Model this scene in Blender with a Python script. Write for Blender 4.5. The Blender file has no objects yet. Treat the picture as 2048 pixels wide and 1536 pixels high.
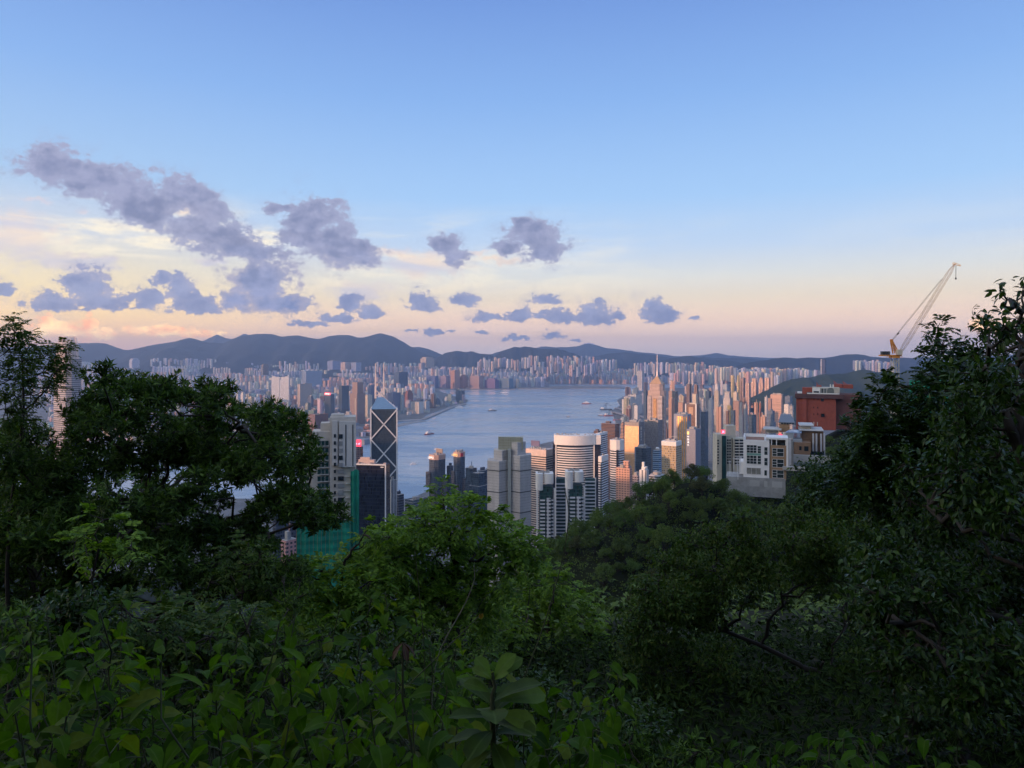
import bpy, math, random
import numpy as np
from mathutils import Vector

S = bpy.context.scene
COL = S.collection
rnd = random.Random(11)
rng = np.random.default_rng(11)
F, CX, CY, CAMZ = 1420.0, 1024.0, 712.0, 390.0      # focal length in px of the 2048 px photograph, horizon row, eye height


def P(px, py, d):
    """point seen at photograph pixel (px, py) standing d metres away"""
    return Vector(((px - CX) / F * d, d, CAMZ - (py - CY) / F * d))


def G(px, py, z=0.0):
    """point on the level ground seen at a pixel"""
    d = (CAMZ - z) * F / (py - CY)
    return Vector(((px - CX) / F * d, d, z))


def lin(r, g, b, k=1.0):
    f = lambda c: (c / 255 / 12.92 if c <= 10 else ((c / 255 + 0.055) / 1.055) ** 2.4)
    return (f(r) * k, f(g) * k, f(b) * k, 1.0)


# ---------------------------------------------------------------- camera, sky, sun, exposure
cam_d = bpy.data.cameras.new("camera")
cam = bpy.data.objects.new("camera", cam_d)
COL.objects.link(cam)
cam.location = (0, 0, CAMZ)
cam.rotation_euler = (math.radians(90), 0, 0)
cam_d.sensor_width = 36
cam_d.lens = F / 2048 * 36
cam_d.shift_y = -(768 - CY) / 2048
cam_d.clip_start = 0.1
cam_d.clip_end = 90000
S.camera = cam

SUN_EL = math.radians(6.0)
SUN_AZ = math.radians(-122)
to_sun = Vector((math.sin(SUN_AZ) * math.cos(SUN_EL), math.cos(SUN_AZ) * math.cos(SUN_EL), math.sin(SUN_EL)))
sun_d = bpy.data.lights.new("sun", "SUN")
sun_d.energy = 3.6
sun_d.color = (1.0, 0.51, 0.29)
sun_d.angle = math.radians(0.5)
sun = bpy.data.objects.new("sun", sun_d)
COL.objects.link(sun)
sun.rotation_euler = (-to_sun).to_track_quat("-Z", "Y").to_euler()

vs = S.view_settings
S.display_settings.display_device = "sRGB"
vs.view_transform = "Standard"
vs.look = "None"
vs.exposure = 0.7
vs.gamma = 1.0
vs.use_curve_mapping = False
S.render.engine = "CYCLES"
cy = S.cycles
cy.use_denoising = True
cy.max_bounces = 5
cy.diffuse_bounces = 2
cy.glossy_bounces = 2
cy.transmission_bounces = 2
cy.volume_bounces = 0
cy.transparent_max_bounces = 4
cy.caustics_reflective = False
cy.caustics_refractive = False
cy.use_adaptive_sampling = True
cy.adaptive_threshold = 0.015


class NT:
    """short-hand for building node trees"""

    def __init__(self, tree):
        self.t = tree
        self.n = tree.nodes
        self.n.clear()

    def node(self, kind, **kw):
        o = self.n.new(kind)
        for k, v in kw.items():
            setattr(o, k, v)
        return o

    def put(self, sock, v):
        if isinstance(v, bpy.types.NodeSocket):
            self.t.links.new(v, sock)
        elif isinstance(v, bpy.types.Node):
            self.t.links.new(v.outputs[0], sock)
        elif v is not None:
            sock.default_value = v

    def math(self, op, a, b=None, c=None, clamp=False):
        o = self.node("ShaderNodeMath", operation=op, use_clamp=clamp)
        for i, v in enumerate((a, b, c)):
            self.put(o.inputs[i], v)
        return o.outputs[0]

    def vec(self, op, a, b=None, c=None, out=0):
        o = self.node("ShaderNodeVectorMath", operation=op)
        for i, v in enumerate((a, b, c)):
            if v is not None:
                self.put(o.inputs[i], v)
        return o.outputs[out]

    def xyz(self, x=0.0, y=0.0, z=0.0):
        o = self.node("ShaderNodeCombineXYZ")
        for i, v in enumerate((x, y, z)):
            self.put(o.inputs[i], v)
        return o.outputs[0]

    def mix(self, f, a, b, blend="MIX"):
        o = self.node("ShaderNodeMix", data_type="RGBA", blend_type=blend)
        self.put(o.inputs[0], f)
        self.put(o.inputs[6], a)
        self.put(o.inputs[7], b)
        return o.outputs[2]

    def mapr(self, v, a, b, c=0.0, d=1.0, smooth=False):
        o = self.node("ShaderNodeMapRange", interpolation_type="SMOOTHSTEP" if smooth else "LINEAR")
        for i, x in enumerate((v, a, b, c, d)):
            self.put(o.inputs[i], x)
        return o.outputs[0]

    def noise(self, vec, scale, detail=4.0, rough=0.55, out=0, dist=0.0):
        o = self.node("ShaderNodeTexNoise")
        self.put(o.inputs["Vector"], vec)
        o.inputs["Scale"].default_value = scale
        o.inputs["Detail"].default_value = detail
        o.inputs["Roughness"].default_value = rough
        o.inputs["Distortion"].default_value = dist
        return o.outputs[out]

    def ramp(self, v, stops, interp="LINEAR"):
        o = self.node("ShaderNodeValToRGB")
        e = o.color_ramp.elements
        o.color_ramp.interpolation = interp
        while len(e) > 1:
            e.remove(e[-1])
        e[0].position, e[0].color = stops[0]
        for p, c in stops[1:]:
            x = e.new(p)
            x.color = c
        self.put(o.inputs[0], v)
        return o.outputs[0]


def build_world():
    w = bpy.data.worlds.new("World")
    S.world = w
    w.use_nodes = True
    n = NT(w.node_tree)
    out = n.node("ShaderNodeOutputWorld")
    bg = n.node("ShaderNodeBackground")
    bg.inputs[1].default_value = 0.1
    n.t.links.new(bg.outputs[0], out.inputs[0])
    sky = n.node("ShaderNodeTexSky", sky_type="NISHITA")
    sky.sun_disc = False
    sky.sun_elevation = SUN_EL
    sky.sun_rotation = SUN_AZ % (2 * math.pi)
    sky.altitude = 400
    sky.air_density = 1.0
    sky.dust_density = 1.5
    sky.ozone_density = 2.0
    d = n.node("ShaderNodeTexCoord").outputs["Generated"]
    sp = n.node("ShaderNodeSeparateXYZ")
    n.put(sp.inputs[0], d)
    x, y, z = sp.outputs
    deg = 180 / math.pi
    az = n.math("MULTIPLY", n.math("ARCTAN2", x, y), deg)
    el = n.math("MULTIPLY", n.math("ARCSINE", z), deg)
    # anti-twilight gradient: blue above, cream, pink belt, mauve at the horizon
    R = lambda e: min(max((e + 2) / 92, 0), 1)
    stops = [(-2, lin(206, 190, 200, 1.4)), (0.2, lin(222, 201, 192, 1.6)), (1.3, lin(246, 210, 184, 1.6)), (2.9, lin(252, 216, 184, 1.3)),
             (4.6, lin(244, 226, 198, 1.08)), (6.3, lin(226, 226, 220, 1.05)), (8.6, lin(196, 216, 240)), (12.4, lin(165, 202, 243)),
             (19.8, lin(134, 175, 231)), (27, lin(110, 148, 214)), (36, lin(128, 156, 212)), (50, lin(172, 186, 214)), (90, lin(184, 192, 212))]
    base = n.ramp(el, [(R(e), c) for e, c in stops])
    n.put(base.node.inputs[0], n.mapr(el, -2, 90))
    stops2 = [(-2, lin(220, 180, 190, 1.3)), (0.2, lin(244, 184, 160, 1.7)), (1.3, lin(255, 196, 128, 1.75)), (2.9, lin(255, 214, 142, 1.45)),
              (4.6, lin(253, 228, 176, 1.15)), (6.5, lin(240, 226, 196, 1.05)), (8.6, lin(214, 218, 226)), (12.4, lin(170, 202, 236)),
              (19.8, lin(136, 176, 231)), (27, lin(112, 149, 214)), (36, lin(130, 157, 212)), (50, lin(172, 186, 214)), (90, lin(184, 192, 212))]
    warm = n.ramp(n.mapr(el, -2, 90), [(R(e), c) for e, c in stops2])
    base = n.mix(n.mapr(az, -4, -38, smooth=True), base, warm)
    # the sunset itself, behind the camera
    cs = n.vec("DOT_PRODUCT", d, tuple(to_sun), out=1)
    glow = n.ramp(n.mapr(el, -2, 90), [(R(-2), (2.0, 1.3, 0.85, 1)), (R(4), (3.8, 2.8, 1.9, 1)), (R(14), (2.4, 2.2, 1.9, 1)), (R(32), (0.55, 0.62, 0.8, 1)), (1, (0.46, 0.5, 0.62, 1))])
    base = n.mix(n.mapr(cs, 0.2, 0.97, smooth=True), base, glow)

    # ---- clouds, laid out on the dome by azimuth and elevation
    uv = n.xyz(az, el, 0.0)
    dn = n.vec("MULTIPLY", d, (1, 1, 1.35))
    n1 = n.noise(dn, 24, 7, 0.62)
    n1b = n.noise(n.vec("ADD", dn, (-0.011, 0, 0.012)), 24, 7, 0.62)
    nf = n.noise(dn, 85, 6, 0.68)
    warp = n.noise(dn, 46, 6, 0.68, out=1)
    uvw = n.vec("ADD", uv, n.vec("MULTIPLY", n.vec("SUBTRACT", warp, (0.5, 0.5, 0.5)), (2.4, 1.9, 0)))

    def field(blobs, coords, k=0.25, flat=False):
        f = None
        for px, py, rx, ry in blobs:
            a = math.degrees(math.atan2(px - CX, F))
            h = math.hypot(F, px - CX)
            e = math.degrees(math.atan2(CY - py, h))
            sx = h / math.degrees(1) / (rx * F / h)
            sy = h / math.degrees(1) / ry
            q = n.vec("MULTIPLY_ADD", coords, (sx, sy, 0), (-a * sx, -e * sy, 0))
            if flat:
                q = n.vec("MINIMUM", q, n.vec("MULTIPLY", q, (1, 2.1, 0)))
            l = n.vec("LENGTH", q, out=1)
            f = l if f is None else n.math("SMOOTH_MIN", f, l, k)
        return f

    big = [(112, 338, 82, 44), (185, 362, 85, 38), (262, 392, 70, 50), (300, 415, 62, 42), (372, 388, 58, 32), (420, 430, 45, 26),
           (428, 470, 85, 40), (505, 497, 92, 30), (618, 436, 72, 44), (672, 486, 80, 42), (718, 505, 60, 36), (556, 418, 42, 14),
           (596, 480, 60, 26), (530, 560, 66, 56), (560, 604, 70, 24), (470, 600, 40, 26), (890, 492, 36, 22), (912, 514, 30, 18), (1062, 470, 52, 36),
           (1092, 498, 52, 32), (1012, 492, 30, 14), (1045, 452, 32, 22)]
    low = [(8, 586, 23, 24), (172, 583, 54, 45), (112, 609, 54, 30), (205, 607, 69, 30), (298, 604, 37, 27), (325, 559, 23, 21), (362, 589, 35, 42), (400, 616, 69, 27), (600, 610, 31, 25), (672, 639, 42, 13), (700, 614, 27, 27), (740, 628, 27, 18), (843, 613, 35, 28), (930, 603, 33, 15), (1092, 603, 31, 16), (980, 635, 35, 13), (1042, 635, 33, 18), (1080, 634, 18, 11), (1120, 637, 33, 22), (1188, 635, 39, 31), (1235, 636, 18, 10), (1308, 628, 35, 36), (1334, 634, 23, 25), (1392, 640, 20, 10), (868, 667, 22, 11), (896, 662, 16, 6), (825, 662, 16, 6), (958, 664, 18, 6), (1035, 677, 26, 7), (1105, 676, 22, 11), (1150, 681, 14, 6), (620, 650, 42, 7), (1180, 690, 16, 6), (150, 566, 26, 22), (190, 572, 24, 20), (355, 572, 22, 20), (385, 596, 24, 20), (838, 600, 16, 14), (1180, 622, 18, 14), (1300, 610, 18, 14), (1325, 616, 14, 12), (585, 598, 18, 14), (290, 594, 18, 14), (1036, 626, 14, 10), (1112, 630, 14, 10)]
    fb = field(big, uvw)
    fl = field(low, n.vec("ADD", uv, n.vec("MULTIPLY", n.vec("SUBTRACT", warp, (0.5, 0.5, 0.5)), (2.0, 1.3, 0))), 0.2, True)
    rag = n.math("ADD", n.math("MULTIPLY", n.math("SUBTRACT", n1, 0.5), 2.5), n.math("MULTIPLY", n.math("SUBTRACT", nf, 0.5), 1.2))
    rag2 = n.math("ADD", n.math("MULTIPLY", n.math("SUBTRACT", nf, 0.5), 2.2), n.math("MULTIPLY", n.math("SUBTRACT", n1, 0.5), 1.3))
    mb = n.mapr(n.math("ADD", fb, rag), 1.12, 0.78, smooth=True)
    ml = n.mapr(n.math("ADD", fl, rag2), 1.06, 0.84, smooth=True)
    relief = n.mapr(n.math("SUBTRACT", n1, n1b), -0.12, 0.12)
    cb = n.mix(relief, lin(124, 130, 164), lin(160, 162, 192))
    cb = n.mix(n.mapr(el, 9, 3.4), cb, n.mix(relief, lin(124, 140, 186), lin(156, 166, 210)))
    core = n.mapr(n.math("ADD", fb, n.math("MULTIPLY", rag, 0.6)), 1.0, 0.35, smooth=True)
    cb = n.mix(core, n.mix(n.mapr(el, 9, 4), lin(166, 168, 196), lin(196, 184, 196)), cb)
    corel = n.mapr(n.math("ADD", fl, n.math("MULTIPLY", rag2, 0.5)), 1.05, 0.35, smooth=True)
    cl = n.mix(corel, n.mix(relief, lin(146, 154, 194), lin(196, 186, 200)), n.mix(relief, lin(116, 132, 180), lin(156, 166, 206)))
    # thin high veil and streaks, lit cream and peach from the west
    st = n.noise(n.vec("MULTIPLY", d, (1.0, 1.0, 6.5)), 5.0, 6, 0.6, dist=0.4)
    stm = n.mapr(st, 0.46, 0.66, 0, 0.9, smooth=True)
    band = n.math("MULTIPLY", n.mapr(el, 0.3, 2.5, smooth=True), n.mapr(el, 12.5, 8, smooth=True))
    stm = n.math("MULTIPLY", n.math("MULTIPLY", stm, band), n.mapr(az, 16, -22, 0.1, 1.0))
    cs_ = n.mix(n.mapr(el, 1.0, 6), lin(255, 206, 150, 1.25), lin(255, 240, 208, 1.15))
    col = n.mix(stm, base, cs_)
    veil = field([(845, 528, 95, 30), (780, 505, 60, 14), (955, 506, 26, 7), (725, 585, 70, 26), (1000, 520, 50, 6), (70, 398, 40, 9), (420, 522, 40, 12), (375, 420, 40, 14), (165, 420, 20, 8), (40, 470, 90, 60), (150, 525, 90, 22), (200, 520, 40, 10)], uvw, 0.2)
    vm = n.mapr(n.math("ADD", veil, n.math("MULTIPLY", rag2, 0.8)), 1.25, 0.35, 0, 0.8, smooth=True)
    col = n.mix(vm, col, n.mix(n.mapr(st, 0.4, 0.62), lin(216, 212, 224), lin(252, 228, 206)))
    gold = field([(120, 660, 64, 22), (96, 655, 26, 20), (178, 652, 18, 22), (205, 668, 40, 12), (330, 662, 80, 12), (400, 668, 70, 8), (1962, 652, 30, 15), (1990, 655, 20, 12)], n.vec("ADD", uv, n.vec("MULTIPLY", n.vec("SUBTRACT", warp, (0.5, 0.5, 0.5)), (1.2, 1.2, 0))), 0.15)
    gm = n.mapr(n.math("ADD", gold, rag2), 1.1, 0.5, 0, 0.95, smooth=True)
    col = n.mix(gm, col, n.mix(relief, lin(250, 166, 104, 2.0), lin(255, 212, 140, 2.5)))
    col = n.mix(n.math("MULTIPLY", ml, 0.93), col, cl)
    col = n.mix(n.math("MULTIPLY", mb, 0.95), col, cb)
    wisp = n.mapr(n.math("ADD", n.math("MINIMUM", fb, fl), n.math("MULTIPLY", rag, 1.7)), 1.5, 0.7, 0, 0.2, smooth=True)
    col = n.mix(n.math("MULTIPLY", wisp, n.math("SUBTRACT", 1.0, mb)), col, lin(160, 164, 196))
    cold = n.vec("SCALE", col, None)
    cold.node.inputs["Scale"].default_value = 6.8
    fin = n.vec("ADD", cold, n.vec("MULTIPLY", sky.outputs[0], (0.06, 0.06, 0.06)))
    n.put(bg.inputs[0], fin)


build_world()


# ---------------------------------------------------------------- helpers: tagging, meshes
def tag(o, label=None, cat=None, group=None, kind=None):
    if label:
        o["label"] = label
    if cat:
        o["category"] = cat
    if group:
        o["group"] = group
    if kind:
        o["kind"] = kind
    return o


def thing(name, label, cat, loc=(0, 0, 0), rz=0.0, group=None):
    o = bpy.data.objects.new(name, None)
    o.empty_display_size = 0.5
    COL.objects.link(o)
    o.location = loc
    o.rotation_euler = (0, 0, rz)
    return tag(o, label, cat, group)


def np_mesh(name, V, tris=None, quads=None, mats=(), smooth=False, mat_idx=None):
    me = bpy.data.meshes.new(name)
    V = np.asarray(V, dtype=np.float32)
    me.vertices.add(len(V))
    me.vertices.foreach_set("co", V.ravel())
    loops, totals = [], []
    if tris is not None and len(tris):
        loops.append(np.asarray(tris, dtype=np.int32).ravel())
        totals.append(np.full(len(tris), 3, dtype=np.int32))
    if quads is not None and len(quads):
        loops.append(np.asarray(quads, dtype=np.int32).ravel())
        totals.append(np.full(len(quads), 4, dtype=np.int32))
    loops = np.concatenate(loops)
    totals = np.concatenate(totals)
    me.loops.add(len(loops))
    me.loops.foreach_set("vertex_index", loops)
    me.polygons.add(len(totals))
    starts = np.concatenate([[0], np.cumsum(totals)[:-1]]).astype(np.int32)
    me.polygons.foreach_set("loop_start", starts)
    me.polygons.foreach_set("loop_total", totals)
    if smooth:
        me.polygons.foreach_set("use_smooth", np.ones(len(totals), dtype=bool))
    if mat_idx is not None:
        me.polygons.foreach_set("material_index", np.asarray(mat_idx, dtype=np.int32))
    for m in mats:
        me.materials.append(m)
    me.update(calc_edges=True)
    return me


def link(name, me, parent=None, loc=None, rz=None):
    o = bpy.data.objects.new(name, me)
    COL.objects.link(o)
    if parent is not None:
        o.parent = parent
    if loc is not None:
        o.location = loc
    if rz is not None:
        o.rotation_euler = (0, 0, rz)
    return o


class MB:
    """collects boxes, prisms, tubes; build() links them as ONE mesh object"""

    def __init__(self):
        self.v, self.f, self.m = [], [], []

    def poly(self, pts, m=0):
        i = len(self.v)
        self.v += [tuple(p) for p in pts]
        self.f.append(tuple(range(i, i + len(pts))))
        self.m.append(m)

    def prism(self, poly, z0, z1, m=0, mtop=None, scale=1.0):
        i, n = len(self.v), len(poly)
        cx = sum(p[0] for p in poly) / n
        cy_ = sum(p[1] for p in poly) / n
        self.v += [(p[0], p[1], z0) for p in poly]
        self.v += [(cx + (p[0] - cx) * scale, cy_ + (p[1] - cy_) * scale, z1) for p in poly]
        for k in range(n):
            j = (k + 1) % n
            self.f.append((i + k, i + j, i + n + j, i + n + k))
            self.m.append(m)
        self.f.append(tuple(range(i + n, i + 2 * n)))
        self.m.append(m if mtop is None else mtop)
        self.f.append(tuple(range(i + n - 1, i - 1, -1)))
        self.m.append(m)
        return self

    def box(self, x, y, z0, sx, sy, sz, m=0, mtop=None, rot=0.0):
        c, s = math.cos(rot), math.sin(rot)
        q = [(-sx / 2, -sy / 2), (sx / 2, -sy / 2), (sx / 2, sy / 2), (-sx / 2, sy / 2)]
        return self.prism([(x + a * c - b * s, y + a * s + b * c) for a, b in q], z0, z0 + sz, m, mtop)

    def bar(self, a, b, w, m=0, w2=None):
        a, b = Vector(a), Vector(b)
        d = (b - a).normalized()
        u = d.cross(Vector((0, 0, 1)))
        if u.length < 1e-4:
            u = Vector((1, 0, 0))
        u.normalize()
        v = d.cross(u)
        w2 = w if w2 is None else w2
        i = len(self.v)
        for p, r in ((a, w / 2), (b, w2 / 2)):
            for s, t in ((-1, -1), (1, -1), (1, 1), (-1, 1)):
                self.v.append(tuple(p + u * s * r + v * t * r))
        for q in ((0, 1, 5, 4), (1, 2, 6, 5), (2, 3, 7, 6), (3, 0, 4, 7), (3, 2, 1, 0), (4, 5, 6, 7)):
            self.f.append(tuple(i + k for k in q))
            self.m.append(m)
        return self

    def ball(self, c, r, m=0, n=8, zs=1.0, half=False):
        rows = 5
        i = len(self.v)
        for k in range(rows + 1):
            t = (0 if half else -math.pi / 2) + (math.pi / 2 if half else math.pi) * k / rows
            for j in range(n):
                a = 2 * math.pi * j / n
                self.v.append((c[0] + r * math.cos(t) * math.cos(a), c[1] + r * math.cos(t) * math.sin(a), c[2] + r * zs * math.sin(t)))
        for k in range(rows):
            for j in range(n):
                self.f.append((i + k * n + j, i + k * n + (j + 1) % n, i + (k + 1) * n + (j + 1) % n, i + (k + 1) * n + j))
                self.m.append(m)
        return self

    def cyl(self, x, y, z0, r, h, n=16, m=0, r2=None):
        return self.prism([(x + r * math.cos(2 * math.pi * k / n), y + r * math.sin(2 * math.pi * k / n)) for k in range(n)], z0, z0 + h, m, None, 1.0 if r2 is None else r2 / r)

    def mesh(self, name, mats):
        me = bpy.data.meshes.new(name)
        me.from_pydata(self.v, [], self.f)
        for x in mats if isinstance(mats, (list, tuple)) else [mats]:
            me.materials.append(x)
        me.polygons.foreach_set("material_index", self.m)
        me.update()
        return me

    def build(self, name, mats, parent=None, loc=None, rz=None):
        return link(name, self.mesh(name, mats), parent, loc, rz)


# ---------------------------------------------------------------- materials
MATS = {}


def mat(name, color=(0.5, 0.5, 0.5), rough=0.7, metal=0.0, var=0.12, scale=0.3, emit=None, spec=0.4):
    """plain surface with a little blotchy wear"""
    if name in MATS:
        return MATS[name]
    m = bpy.data.materials.new(name)
    m.use_nodes = True
    n = NT(m.node_tree)
    out = n.node("ShaderNodeOutputMaterial")
    b = n.node("ShaderNodeBsdfPrincipled")
    n.t.links.new(b.outputs[0], out.inputs[0])
    c = tuple(color[:3]) + (1.0,)
    co = n.node("ShaderNodeTexCoord").outputs["Object"]
    nz = n.noise(co, scale, 5, 0.6)
    f = n.mapr(nz, 0.3, 0.7)
    dark = tuple(v * (1 - var) for v in c[:3]) + (1.0,)
    lite = tuple(min(v * (1 + var), 1) for v in c[:3]) + (1.0,)
    n.put(b.inputs["Base Color"], n.mix(f, dark, lite))
    b.inputs["Roughness"].default_value = rough
    b.inputs["Metallic"].default_value = metal
    b.inputs["Specular IOR Level"].default_value = spec
    if emit:
        b.inputs["Emission Color"].default_value = tuple(emit[:3]) + (1.0,)
        b.inputs["Emission Strength"].default_value = emit[3]
    MATS[name] = m
    return m


def facade(name, wall=None, glass=(0.03, 0.045, 0.06), fh=3.1, bay=3.2, fz=0.5, fx=0.55, grough=0.12, wrough=0.75, attr=None, gvar=0.6, metal=0.0, wvar=0.1, lit=0.0, gspec=0.6):
    """wall with rows of windows; the wall colour comes from the object when wall is None"""
    if name in MATS:
        return MATS[name]
    m = bpy.data.materials.new(name)
    m.use_nodes = True
    n = NT(m.node_tree)
    out = n.node("ShaderNodeOutputMaterial")
    b = n.node("ShaderNodeBsdfPrincipled")
    n.t.links.new(b.outputs[0], out.inputs[0])
    tc = n.node("ShaderNodeTexCoord")
    sp = n.node("ShaderNodeSeparateXYZ")
    n.put(sp.inputs[0], tc.outputs["Object"])
    sn = n.node("ShaderNodeSeparateXYZ")
    n.put(sn.inputs[0], tc.outputs["Normal"])
    ax, ay, an = (n.math("ABSOLUTE", s) for s in sn.outputs)
    sel = n.math("GREATER_THAN", ax, ay)
    u = n.math("ADD", n.math("MULTIPLY", sp.outputs[1], sel), n.math("MULTIPLY", sp.outputs[0], n.math("SUBTRACT", 1.0, sel)))
    zc = n.math("DIVIDE", sp.outputs[2], fh)
    uc = n.math("DIVIDE", u, bay)
    mz = n.math("LESS_THAN", n.math("FRACT", n.math("ADD", zc, 0.2)), fz)
    mx = n.math("LESS_THAN", n.math("FRACT", n.math("ADD", uc, 0.33)), fx)
    side = n.math("LESS_THAN", an, 0.6)
    mask = n.math("MULTIPLY", n.math("MULTIPLY", mz, mx), side)
    cell = n.xyz(n.math("FLOOR", n.math("ADD", uc, 0.33)), n.math("FLOOR", n.math("ADD", zc, 0.2)), sel)
    wn = n.node("ShaderNodeTexWhiteNoise", noise_dimensions="3D")
    n.put(wn.inputs["Vector"], cell)
    if wall is not None:
        wc = tuple(wall[:3]) + (1.0,)
    elif attr:
        a = n.node("ShaderNodeAttribute")
        a.attribute_name = attr
        wc = a.outputs[0]
    else:
        wc = n.node("ShaderNodeObjectInfo").outputs["Color"]
    nz = n.noise(n.vec("MULTIPLY", tc.outputs["Object"], (0.25, 0.25, 0.04)), 1.0, 4, 0.6)
    wcol = n.mix(1.0, wc, n.mix(n.mapr(nz, 0.3, 0.7), (1 - wvar,) * 3 + (1,), (1 + wvar,) * 3 + (1,)), "MULTIPLY")
    g = tuple(glass[:3]) + (1.0,)
    gcol = n.mix(wn.outputs[0], tuple(v * (1 - gvar) for v in g[:3]) + (1,), tuple(v * (1 + gvar) for v in g[:3]) + (1,))
    n.put(b.inputs["Base Color"], n.mix(mask, wcol, gcol))
    n.put(b.inputs["Roughness"], n.math("ADD", wrough, n.math("MULTIPLY", mask, grough - wrough)))
    n.put(b.inputs["Specular IOR Level"], n.math("ADD", 0.25, n.math("MULTIPLY", mask, gspec)))
    n.put(b.inputs["Metallic"], n.math("MULTIPLY", mask, metal))
    if lit > 0:
        on = n.math("MULTIPLY", n.math("GREATER_THAN", wn.outputs[0], 1 - lit), mask)
        b.inputs["Emission Color"].default_value = (1.0, 0.72, 0.4, 1)
        n.put(b.inputs["Emission Strength"], n.math("MULTIPLY", on, 0.7))
    MATS[name] = m
    return m
# ---------------------------------------------------------------- the setting: water, land, hills, air
def water_mat():
    m = bpy.data.materials.new("harbour_water")
    m.use_nodes = True
    n = NT(m.node_tree)
    out = n.node("ShaderNodeOutputMaterial")
    b = n.node("ShaderNodeBsdfPrincipled")
    n.t.links.new(b.outputs[0], out.inputs[0])
    co = n.node("ShaderNodeTexCoord").outputs["Object"]
    a = n.noise(n.vec("MULTIPLY", co, (0.0009, 0.0028, 0)), 1.0, 7, 0.62, dist=0.6)
    c = n.noise(n.vec("MULTIPLY", co, (0.006, 0.02, 0)), 1.0, 6, 0.65)
    rip = n.noise(n.vec("MULTIPLY", co, (0.05, 0.05, 0)), 1.0, 6, 0.7)
    slick = n.mapr(n.math("ADD", n.math("MULTIPLY", a, 0.7), n.math("MULTIPLY", c, 0.3)), 0.41, 0.57, smooth=True)
    n.put(b.inputs["Base Color"], n.mix(slick, lin(130, 156, 180), lin(180, 194, 204)))
    n.put(b.inputs["Roughness"], n.mapr(slick, 0, 1, 0.34, 0.12))
    b.inputs["IOR"].default_value = 1.33
    b.inputs["Specular IOR Level"].default_value = 0.62
    bump = n.node("ShaderNodeBump")
    bump.inputs["Strength"].default_value = 0.35
    bump.inputs["Distance"].default_value = 9.0
    n.put(bump.inputs["Height"], n.math("ADD", n.math("MULTIPLY", rip, 0.5), n.math("MULTIPLY", c, 1.4)))
    n.put(b.inputs["Normal"], bump.outputs[0])
    return m


mb = MB()
mb.poly([(-26000, -3800, 0), (26000, -3800, 0), (26000, 19800, 0), (-26000, 19800, 0)])
tag(mb.build("harbour_water", water_mat()), kind="structure")


def land_mat(name, c1, c2, scale):
    m = bpy.data.materials.new(name)
    m.use_nodes = True
    n = NT(m.node_tree)
    out = n.node("ShaderNodeOutputMaterial")
    b = n.node("ShaderNodeBsdfPrincipled")
    n.t.links.new(b.outputs[0], out.inputs[0])
    co = n.node("ShaderNodeTexCoord").outputs["Object"]
    a = n.noise(co, scale, 6, 0.65)
    v = n.node("ShaderNodeTexVoronoi")
    v.inputs["Scale"].default_value = scale * 2.2
    n.put(v.inputs["Vector"], co)
    f = n.math("ADD", n.mapr(a, 0.35, 0.65, 0, 0.6), n.math("MULTIPLY", v.outputs["Distance"], 0.4))
    n.put(b.inputs["Base Color"], n.mix(f, c1, c2))
    b.inputs["Roughness"].default_value = 0.9
    b.inputs["Specular IOR Level"].default_value = 0.1
    return m


M_CITY = land_mat("city_ground", (0.10, 0.105, 0.11, 1), (0.26, 0.25, 0.24, 1), 0.012)
M_RUNWAY = land_mat("reclaimed_ground", (0.16, 0.15, 0.14, 1), (0.30, 0.28, 0.26, 1), 0.006)
SEAWALL = mat("seawall_concrete", (0.30, 0.29, 0.28), 0.85, var=0.25, scale=0.05)


def land(name, pts, z=4.0, m=M_CITY):
    b = MB()
    b.prism([(p[0], p[1]) for p in pts], -1.0, z, 1, 0)
    return tag(b.build(name, [m, SEAWALL]), kind="structure")


gx = lambda px, py: tuple(G(px, py))[:2]
ISLAND_SHORE = [(820, 1000), (855, 985), (960, 945), (1080, 890), (1180, 868), (1236, 858), (1222, 822), (1240, 812), (1234, 801), (1262, 786), (1330, 776)]
island = [(-9000, 900), (-9000, 1915), gx(820, 1000)] + [gx(*p) for p in ISLAND_SHORE[1:]] + [(9000, 8600), (9000, 900)]
land("island_city_ground", island[::-1])
KOWLOON = [(-9000, 3080), gx(690, 893), gx(742, 884), gx(752, 858), gx(790, 842), gx(846, 838), gx(852, 830), gx(905, 812), gx(933, 806), gx(936, 800), gx(908, 793), gx(884, 785), gx(872, 780), gx(1030, 779.5), gx(1033, 774), (gx(1033, 774)[0], 9700), (1600, 9750), (9000, 9900), (9000, 16000), (-13000, 16000)]
land("kowloon_city_ground", KOWLOON[::-1])
land("runway_ground", [gx(1036, 778.5), gx(1240, 778), gx(1252, 776.5), gx(1240, 773.5), gx(1036, 773)], 7.0, M_RUNWAY)


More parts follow.
